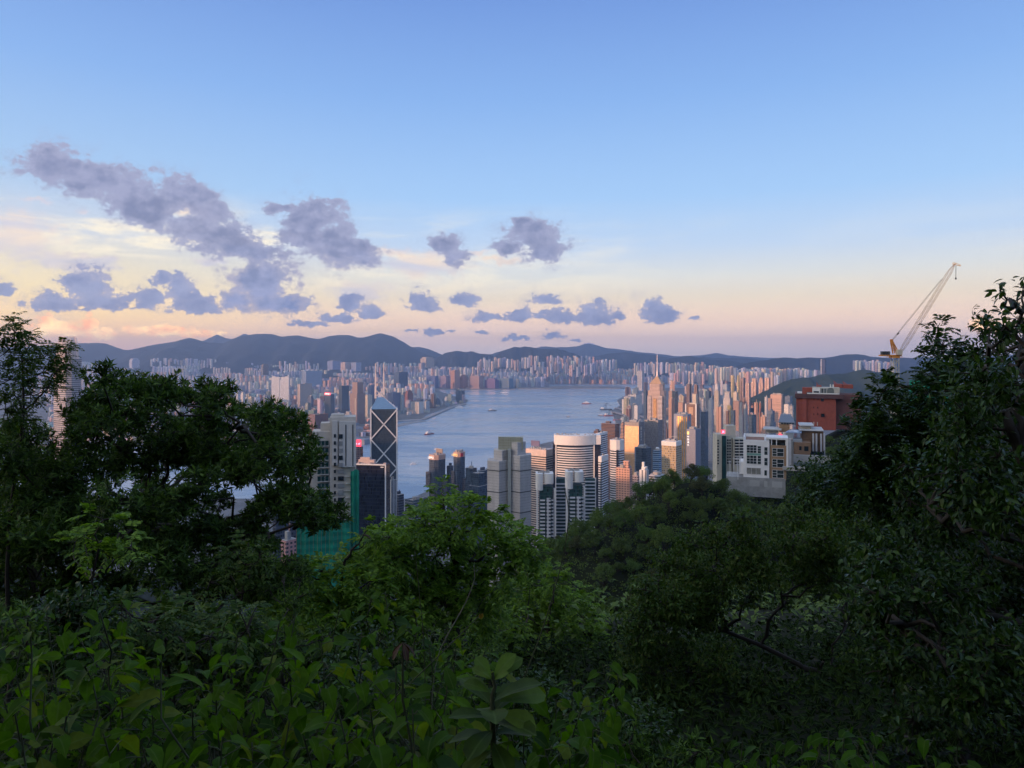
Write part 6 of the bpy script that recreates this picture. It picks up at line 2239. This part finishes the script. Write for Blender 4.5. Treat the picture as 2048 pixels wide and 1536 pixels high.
# -- palm-like leaf clusters against the crane
cl = [(1875, 655, 16), (1885, 690, 24), (1862, 705, 20), (1900, 710, 30), (1890, 745, 34), (1865, 775, 36), (1930, 735, 34), (1770, 755, 18), (1765, 785, 24), (1800, 790, 26), (1755, 805, 22), (1735, 830, 26), (1780, 830, 36), (1830, 810, 36), (1722, 870, 26), (1695, 855, 10), (1750, 880, 40), (1725, 905, 30), (1820, 860, 44), (1880, 830, 44), (1690, 930, 20), (1730, 945, 40), (1800, 930, 46), (1870, 900, 50), (1690, 980, 36), (1760, 1005, 45), (1830, 990, 50), (1850, 745, 12)]
cl += [(rr.uniform(1720, 1880), rr.uniform(850, 1060), rr.uniform(34, 48)) for _ in range(18)]
b, tr = stand(1880, 790, 10.0, (.5, .3))
tree("drooping_leaf_tree", "tree with clusters of drooping leaflets rising beside the crane jib", b, tr, [(x, y, r_, 10.0) for x, y, r_ in cl], .08, T_OVAL, "pinnate", L_GLOSS, .55, .08, 27, twigs=10)
# -- the big glossy-leaved tree at the edge
cl = [(2035, 600, 14), (1975, 640, 26), (2010, 655, 30), (2045, 640, 30), (1965, 665, 26), (1990, 690, 40), (2040, 700, 45), (1950, 705, 30), (1960, 750, 45), (2020, 770, 55), (1935, 790, 45), (1990, 830, 60), (2045, 850, 55), (1930, 860, 55), (1985, 910, 60), (2045, 940, 60), (1920, 940, 60), (1870, 980, 50), (1960, 1000, 65), (2030, 1030, 65), (1890, 1050, 60), (1820, 1060, 50), (1960, 1090, 65), (2040, 1120, 65), (1860, 1120, 60), (1780, 1120, 45), (1920, 1180, 65), (2010, 1210, 65), (1830, 1190, 60), (1760, 1190, 45), (1880, 1260, 65), (1970, 1290, 65), (2045, 1310, 65), (1800, 1270, 55), (1850, 1340, 60), (1940, 1370, 65), (2030, 1410, 65), (1780, 1340, 50), (1890, 1430, 65), (1980, 1470, 65), (1830, 1440, 60), (2050, 1500, 60), (1910, 1510, 60), (1760, 1500, 50), (2000, 580, 6), (2046, 575, 10)]
for _ in range(40):
    y = rr.uniform(720, 1500)
    cl.append((rr.uniform(np.interp(y, [720, 850, 1000, 1200, 1500], [1920, 1840, 1750, 1700, 1700]), 2050), y, rr.uniform(36, 56)))
b, tr = stand(2040, 900, 7.0, (.6, 0))
tree("glossy_leaved_tree", "tall dark tree with big glossy leaves looming closest beside the viewpoint", b, tr, [(x, y, r_, 7.0) for x, y, r_ in cl], .08, T_OVAL, "spray", L_GLOSS, .95, .15, 28, twigs=12, depth=.9)
# -- small feathery trees and understorey below the dark tree
cl = [(205, 1040, 26), (170, 1060, 28), (240, 1065, 28), (150, 1085, 24), (200, 1085, 34), (260, 1095, 26), (220, 1115, 28)]
b, tr = stand(200, 1085, 8.0)
tree("sapling", "young tree with bright drooping leaflets in front of the dark narrow-leaved tree", b, tr, [(x, y, r_, 8.0) for x, y, r_ in cl], .075, T_OVAL, "pinnate", L_LIGHT, .24, .03, 29)
cl = [(495, 1082, 20), (470, 1105, 26), (520, 1110, 26), (450, 1135, 30), (500, 1140, 34), (545, 1150, 26), (420, 1165, 30)]
b, tr = stand(490, 1130, 9.0)
tree("sapling", "second young feathery tree, below the scaffolded tower beside the dark tree", b, tr, [(x, y, r_, 9.0) for x, y, r_ in cl], .07, T_SMALL, "pinnate", L_MID, .26, .03, 30)
under = [(60, 1235, 5.5, "low dark bush at the far edge under the big narrow-leaved tree"), (180, 1225, 5.8, "low dark bush under the bright drooping sapling"), (330, 1215, 6.2, "feathery bush in the hollow under the dark tree"), (450, 1230, 6.5, "feathery bush below the second young feathery tree"),
         (560, 1270, 7.0, "dusky bush in the hollow below the netted tower"), (760, 1290, 8.5, "dusky bush below the lower light green tree"), (900, 1290, 9.0, "dusky bush below the spreading tree"), (1010, 1370, 8.0, "bluish dark bush behind the bright large-leaved plant"), (1130, 1390, 8.0, "bluish dark bush below the rounded tree"), (1220, 1440, 7.0, "dark bush at the foot of the open-limbed tree"), (860, 1390, 6.0, "dark tangled bush behind the heart-leaved stems"), (1080, 1480, 5.0, "dark low bush near the lower edge beside the large-leaved plant"), (1330, 1500, 5.5, "dark low bush near the lower edge under the open-limbed tree"), (650, 1360, 6.0, "dark tangled bush in the middle of the heart-leaved thicket"), (250, 1380, 4.5, "dark tangled bush low in the thicket")]
for i, (px, py, d, lb) in enumerate(under):
    q = [(px + rr.uniform(-95, 95), py + rr.uniform(-15, 110), rr.uniform(40, 62), d * rr.uniform(.94, 1.08)) for _ in range(9)]
    b, tr = stand(px, py + 60, d)
    kinds = [(T_OVAL, "spray", L_GLOSS, .075, .8), (T_OVAL, "pinnate", L_MID, .06, .18), (T_LANCE, "rosette", L_DARK, .08, .8)]
    tm, kd, lm, lf, dn = kinds[1 if "feathery" in lb else (0 if "bluish" in lb or i % 2 else 2)]
    if i == 4:
        q += [(572, 1120, 26, 9.0), (560, 1150, 30, 9.0), (600, 1160, 30, 9.0), (590, 1200, 40, 8.5), (540, 1180, 36, 8.5)]
    tree("bush", lb, b, tr, q, lf, tm, kd, lm, dn, .03, 60 + i, cat="bush", twigs=6)


# -- heart-leaved stems close to the lens
def stem_plant(name, label, px, py, d, leaf, tmpl, lm, n, seed, group=None, lean=.12, spread=.9, bare=.15, cat="plant", top=None, pet=.5):
    r = np.random.default_rng(seed)
    t = np.array(P(px, py, d))
    g = ground(t[0] + r.normal(0, lean), t[1] + abs(r.normal(0, lean)))
    root = thing(name, label, cat, tuple(g), 0, group)
    g_ = np.array(g)
    path = curve(g_, t, .03, 12, r)
    tub, fol = Tubes(5), Foliage(tmpl)
    H = np.linalg.norm(t - g_)
    tub.path(path, np.linspace(.0075, .0028, 12))
    for j in range(n):
        f = bare + (1 - bare) * (1 - (1 - (j + r.uniform(0, .6)) / n) ** 1.15)
        f = min(f, 1.0)
        q = np.array([np.interp(f * 11, range(12), path[:, k]) for k in range(3)])
        ang = j * 2.4 + r.uniform(-.4, .4)
        hd = np.array([math.cos(ang), math.sin(ang), 0])
        sz = leaf * r.uniform(.45, 1.2) * (1 - .45 * max(0, f - .75) / .25)
        a1 = q + hd * sz * pet * r.uniform(.7, 1.5) + np.array([0, 0, sz * .22])
        tub.path(curve(q, a1, .05, 4, r), [.0025, .002, .0017, .0014])
        A = hd * spread + np.array([0, 0, -r.uniform(-.15, .7)]) + r.normal(0, .25, 3)
        fol.add(a1, A, np.array([0, 0, 1.0]) + hd * .35 + r.normal(0, .35, 3), sz)
    if top is not None:
        f2 = Foliage(tmpl)
        for j in range(top):
            ang = j * 2.4
            hd = np.array([math.cos(ang), math.sin(ang), 0])
            f2.add(t - np.array([0, 0, .01 * j]), hd * .7 + np.array([0, 0, 1.0 - .12 * j]), hd * -1 + np.array([0, 0, .7]), leaf * (.45 + .06 * j))
        link("young_leaves", f2.mesh("young_leaves", L_BRIGHT, g), root)
    link("stem", tub.mesh("stem", STEM, g), root)
    link("leaves", fol.mesh("leaves", lm, g), root)
    return root


CONT = ([-40, 0, 150, 260, 330, 400, 550, 650, 750, 850, 950, 1000, 1100, 1200, 1280], [1240, 1240, 1200, 1215, 1290, 1260, 1240, 1205, 1172, 1215, 1240, 1330, 1330, 1315, 1410])
k = 0
for row, (d0, dy) in enumerate(((4.1, 0), (3.5, 60), (2.9, 130), (2.4, 225))):
    xs = np.arange(-30 + row * 23, 1270, 58 + row * 7)
    for x in xs:
        x = float(x + rr.uniform(-20, 20))
        if 920 < x < 1075 and row >= 2:
            continue
        y = float(np.interp(x, *CONT)) + dy + rr.uniform(-14, 40)
        where = "left of the hollow" if x < 380 else ("at its middle" if x < 700 else ("before the light green trees" if x < 960 else "toward the open-limbed tree"))
        what = ["rear", "second", "third", "front"][row]
        stem_plant("heart_leaved_shrub", f"shrub stem with heart-shaped leaves, {what} rank of thicket, {where}", x, y, d0 * rr.uniform(.92, 1.08), .135 if row else .14, T_HEART, L_HEART, 27, 200 + k, f"heart-leaved stems of the {what} rank {where}")
        k += 1
for x, y, d, lb in [(560, 1240, 3.0, "long-leaved shoot before the netted tower's foot"), (200, 1225, 2.7, "tallest long-leaved shoot in the thicket, below the bright sapling"), (330, 1290, 2.6, "long-leaved shoot in the hollow of the thicket"), (890, 1330, 2.9, "long-leaved shoot before the spreading tree"), (60, 1250, 2.5, "long-leaved shoot nearest the thicket's outer end")]:
    stem_plant("long_leaved_shoot", lb, x, y, d, .17, T_BIG, L_HEART, 11, 400 + int(x), None, spread=.9, bare=.45, pet=.15)
for i in range(20):
    x = rr.uniform(1400, 1930)
    y = np.interp(x, [1390, 1500, 1600, 1640, 1700, 1800, 1880, 1940], [1500, 1470, 1440, 1418, 1440, 1450, 1470, 1500]) + rr.uniform(0, 55)
    stem_plant("heart_leaved_shrub", "shrub stem with broad heart-shaped leaves in the low clump under the glossy tree", float(x), float(y), rr.uniform(2.8, 3.5), .105, T_HEART, L_HEART, 13, 500 + i, "heart-leaved stems under the glossy tree", bare=.4)
# -- the bright large-leaved plant
r_ = np.random.default_rng(77)
pt = np.array(P(985, 1425, 2.15))
g = ground(pt[0] + .05, pt[1] + .1)
root = thing("large_leaved_plant", "plant with a rosette of big rounded leaves and bright yellow-green young ones on top", "plant", tuple(g))
tub, fol, yng = Tubes(6), Foliage(T_BIG), Foliage(T_BIG)
tub.path(curve(np.array(g), pt, .02, 8, r_), np.linspace(.016, .009, 8))
tub.path(curve(pt, pt + np.array([.0, 0, .12]), .02, 4, r_), np.linspace(.008, .005, 4))
for j in range(16):
    a = j * 2.4
    hd = np.array([math.cos(a), math.sin(a), 0])
    fol.add(pt + np.array([0, 0, -.012 * j + .03]), hd + np.array([0, 0, .75 - .085 * j]), np.array([0, 0, 1.0]) - hd * .3, .15 * r_.uniform(.8, 1.1), 1.1)
for dx, dy, dz, L, up in ((.17, .05, .03, .19, .2), (.12, -.05, .0, .15, .05), (.02, 0, .12, .12, 1.6), (.05, .02, .13, .13, .8), (-.03, .02, .12, .10, 1.2), (-.05, 0, .11, .08, .9), (.04, -.03, .11, .07, 1.0), (-.1, .02, .06, .10, .5), (-.02, -.04, .11, .06, 1.5)):
    hd = np.array([dx, dy, 0])
    q = pt + np.array([dx * .12, dy * .12, min(dz, .1)])
    yng.add(q, norm(hd) * 1.0 + np.array([0, 0, up]), np.array([0, -.5, 1.0]) - hd, L * .8, 1.1)
link("stem", tub.mesh("stem", STEM, g), root)
link("leaves", fol.mesh("leaves", leaf_mat("large_dark_leaves", [(.03, .06, .006), (.045, .08, .008), (.055, .095, .01)], trans=.35, spec=.14), g), root)
link("young_leaves", yng.mesh("young_leaves", L_BRIGHT, g), root)
# -- stalks, twigs, a yellow leaf and a withered brown one
for pts, rad, lb in [([(1010, 1440), (1060, 1330), (1105, 1200), (1130, 1100), (1140, 1020), (1128, 975)], .0035, "long thin arching stalk crossing in front of the capped towers"), ([(850, 1300), (838, 1180), (830, 1100)], .003, "straight thin stalk in front of the spreading tree"), ([(700, 1480), (880, 1310), (962, 1228)], .004, "slanting bare twig with a yellow leaf at its tip"),
                     ([(860, 1330), (930, 1210), (950, 1160), (948, 1130)], .003, "pale dead twig rising before the spreading tree")]:
    p3 = [np.array(P(x, y, 3.3)) for x, y in pts]
    p3.insert(0, np.array(ground(p3[0][0], p3[0][1] + .1)))
    ts = np.linspace(0, len(p3) - 1, 26)
    p3 = np.array(p3)
    sm = np.stack([np.interp(ts, range(len(p3)), p3[:, q]) for q in range(3)], 1)
    for _ in range(3):
        sm[1:-1] = (sm[:-2] + 2 * sm[1:-1] + sm[2:]) / 4
    t = Tubes(5)
    t.path(sm, np.linspace(rad, rad * .5, 26))
    o = thing("thin_stalk", lb, "stalk", tuple(sm[0]))
    link("stem", t.mesh("stem", mat("pale_twig", (.16, .15, .12), .8) if "dead" in lb else STEM, sm[0]), o)
    if "yellow" in lb:
        f = Foliage(T_HEART)
        f.add(sm[-1], (.1, 0, -1), (.3, -1, .2), .03)
        f.add(sm[-1], (-.3, 0, -.9), (.3, -1, .2), .024)
        link("yellow_leaf", f.mesh("yellow_leaf", L_YELLOW, sm[0]), o)
pt = np.array(P(806, 1285, 2.9))
g = ground(pt[0], pt[1])
root = thing("withered_shoot", "shoot with limp reddish brown withered leaves among the green thicket", "plant", tuple(g))
tub, fol = Tubes(5), Foliage(T_BIG)
tub.path(curve(np.array(g), pt, .02, 8), np.linspace(.009, .005, 8))
for a in (0, 1.3, 2.7, 3.9, 5.2):
    fol.add(pt, (math.cos(a), math.sin(a), -.7), (math.cos(a), math.sin(a), .8), .075, .7)
link("stem", tub.mesh("stem", STEM, g), root)
link("withered_leaves", fol.mesh("withered_leaves", L_BROWN, g), root)


# -- the wooded spur: each tree a thing, copies share their meshes
def hill_proto(seed, lm, squash=1.0, n=2700):
    r = np.random.default_rng(seed)
    fol, tub = Foliage(T_SMALL), Tubes(5)
    R = 3.4
    tub.path(curve((0, 0, -2.5), (.2, .1, 3.6), 0, 6, r), np.linspace(.28, .12, 6))
    for k in range(15):
        a = r.uniform(0, 6.28)
        rad = R * math.sqrt(r.uniform(0, 1)) * .78
        c = np.array([rad * math.cos(a), rad * math.sin(a), 2.3 * squash + (1 - (rad / R) ** 2) * 3.2 * squash + r.uniform(-1.3, .5)])
        tub.path(curve((.1, .05, 1.8), c, -.03, 5, r), np.linspace(.1, .03, 5))
        m = n // 15
        cr = r.uniform(.7, 1.35)
        q = norm(r.normal(0, 1, (m, 3)))
        p = c + q * cr * r.uniform(.4, 1, (m, 1)) ** .5 * np.array([1, 1, .7])
        fol.add(p, norm(q + r.normal(0, .6, (m, 3)) + np.array([0, 0, -.15])), q + np.array([0, 0, .9]) + r.normal(0, .4, (m, 3)), r.uniform(.22, .48, m), 1.2)
    return tub.mesh("trunk", BARK), fol.mesh("crown", lm)


protos = [(hill_proto(100 + i, L_HILL[i % 4], [1, 1.25, .8, 1.1, .95, 1.35][i % 6]), ["dark", "mid-green", "olive", "light green"][i % 4]) for i in range(8)]
placed = []
tries = 0
hr = random.Random(8)
while len(placed) < 296 and tries < 9000:
    tries += 1
    far_ = hr.random() < .16
    y = hr.uniform(60, 340) if far_ else hr.uniform(145, 248)
    x = hr.uniform(-38, 205) if far_ else hr.uniform(-12, 112)
    px = CX + x / y * F
    if px > 1800 or px < 985:
        continue
    z = float(terrain_z(x, y))
    py = CY + (CAMZ - z) / y * F
    if py > 1500 or (y < 105 and px < 1180):
        continue
    # keep clear of villas, brick block and ramp
    if (221 < y < 285 and 62 < x < 124) or (y > 325 and x > 112) or (218 < y < 236 and x > 65 and px < 1500 and z > 343) or (y < 240 and 1478 < px < 1640 and py < 1003):
        continue
    if any((x - a) ** 2 + (y - b_) ** 2 < (3.25 if y > 150 else 5.5) ** 2 for a, b_, _ in placed):
        continue
    placed.append((x, y, z))
for i, (x, y, z) in enumerate(placed):
    px, py = CX + x / y * F, CY + (CAMZ - z - 4) / y * F
    near_villa = 1440 < px < 1660 and py < 1010
    (tm, cm), col = protos[0 if hr.random() < .3 else hr.randrange(8)]
    where = ("just under the white villa" if near_villa else "on the bright crest of the spur" if px > 1330 and py < 960 else "along the spur's skyline before the capped towers" if px < 1330 and py < 1130 and y > 185 else "on the shaded face of the spur" if px < 1450 else "on the slope below the terrace wall")
    s = hr.uniform(.6, 1.12) if not near_villa else hr.uniform(.45, .6)
    lb = f"{'small' if s < .72 else 'large' if s > .98 else 'medium'} {col} crowned tree {where}"
    t = thing("hillside_tree", lb, "tree", (x, y, z - .6), hr.uniform(0, 6.28), lb.replace("tree", "trees"))
    t.scale = (s, s, s * hr.uniform(.9, 1.2))
    link("trunk", tm, t)
    link("crown", cm, t)
for i, (px, pt_, d, s, c) in enumerate([(1590, 952, 224, .8, 0), (1618, 962, 222, .85, 1), (1645, 955, 223, .9, 0), (1672, 960, 222, .95, 2), (1600, 985, 216, .9, 0), (1632, 990, 215, .9, 4), (1700, 970, 222, .9, 1), (1735, 960, 224, 1.0, 0), (1600, 1010, 212, .8, 2), (1650, 1015, 210, .9, 3),
                                       (1498, 998, 213, .9, 0), (1470, 978, 216, .95, 4), (1450, 955, 219, .9, 0), (1545, 1010, 210, .85, 2), (1572, 1014, 209, .9, 1), (1660, 900, 300, 1.0, 1), (1690, 880, 300, 1.2, 0), (1720, 860, 310, 1.3, 3), (1755, 840, 310, 1.4, 0), (1700, 930, 270, 1.1, 0), (1740, 920, 260, 1.2, 1)]):
    q = P(px, pt_, d)
    (tm, cm), col = protos[c]
    lb = f"{col} crowned tree in the row hugging the walls of the villas"
    t = thing("wall_tree", lb, "tree", (q.x, q.y, q.z - 6.4 * s), i * 1.3, lb.replace("tree", "trees"))
    t.scale = (s, s, s)
    link("trunk", tm, t)
    link("crown", cm, t)
# dark shrubs carpeting the gully floor and the slope under the trees
fol = Foliage(T_SMALL)
n = 60000
y = rng.uniform(18, 330, n)
x = rng.uniform(-.75, .62, n) * y
z = terrain_z(x, y)
q = norm(rng.normal(0, 1, (n, 3)))
fol.add(np.stack([x, y, z + rng.uniform(0, 1, n) ** 2 * 1.6], 1), q * np.array([1, 1, .5]), q * .6 + np.array([0, 0, 1.0]), .25 + .0022 * y, 1.3)
# bushes that cover the spur and the shoulder below the path
n = 2600
y = np.concatenate([rng.uniform(140, 250, 1800), rng.uniform(7, 48, 800)])
x = np.concatenate([rng.uniform(-20, 118, 1800), rng.uniform(-.8, .8, 800) * (y[1800:] + 2)])
z = terrain_z(x, y)
rr_ = np.where(y > 100, rng.uniform(.9, 1.9, n), rng.uniform(.5, 1.0, n))
m = 46
q = norm(rng.normal(0, 1, (n, m, 3)))
q[..., 2] = np.abs(q[..., 2])
p = np.stack([x, y, z - .2], 1)[:, None] + q * rr_[:, None, None] * rng.uniform(.55, 1, (n, m, 1)) * np.array([1, 1, .9])
def mound(f, w, sz):
    f.add(p[w].reshape(-1, 3), norm(q[w] + rng.normal(0, .6, q[w].shape)).reshape(-1, 3), (q[w] + np.array([0, 0, .8])).reshape(-1, 3), np.repeat(sz[w], m) * rng.uniform(.6, 1.1, int(w.sum()) * m), 1.2)


mound(fol, y > 100, np.full(n, .5))
near = Foliage(T_OVAL)
mound(near, y <= 100, .1 + .004 * y)
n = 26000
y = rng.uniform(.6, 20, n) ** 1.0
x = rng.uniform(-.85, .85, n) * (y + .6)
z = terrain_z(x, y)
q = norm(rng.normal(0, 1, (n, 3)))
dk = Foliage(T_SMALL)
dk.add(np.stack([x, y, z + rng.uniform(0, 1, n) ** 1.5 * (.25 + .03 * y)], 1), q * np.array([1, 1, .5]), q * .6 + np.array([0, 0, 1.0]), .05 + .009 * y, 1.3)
dm = leaf_mat("shaded_undergrowth_leaves", [(.004, .010, .002), (.007, .016, .003), (.011, .024, .004), (.022, .042, .007)], rough=.7, spec=.03, trans=.15)  # deep shade under the thicket put into very dark leaf colours
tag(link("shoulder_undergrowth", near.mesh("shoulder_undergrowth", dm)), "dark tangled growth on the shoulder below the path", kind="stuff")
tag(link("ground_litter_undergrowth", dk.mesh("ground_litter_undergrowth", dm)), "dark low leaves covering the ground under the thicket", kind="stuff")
tag(link("undergrowth", fol.mesh("undergrowth", L_HILL[1])), "dark undergrowth covering the steep slope between the trees", kind="stuff")
# park and shoreline trees far below
for i, (px, py) in enumerate([(1418 + 6 * (k % 6) + 3 * (k // 6), 846 + 6 * (k // 6) + (k * 7) % 4) for k in range(42)]):
    p = G(px, py)
    (tm, cm), col = protos[[0, 1, 4, 5][i % 4]]
    t = thing("park_tree", "dark tree in the small park enclosed by the curving roads", "tree", (p.x, p.y, 3.5), i * 1.7, "trees of the park between the roads")
    t.scale = (3.2, 3.2, 2.6)
    link("trunk", tm, t)
    link("crown", cm, t)
build_haze()
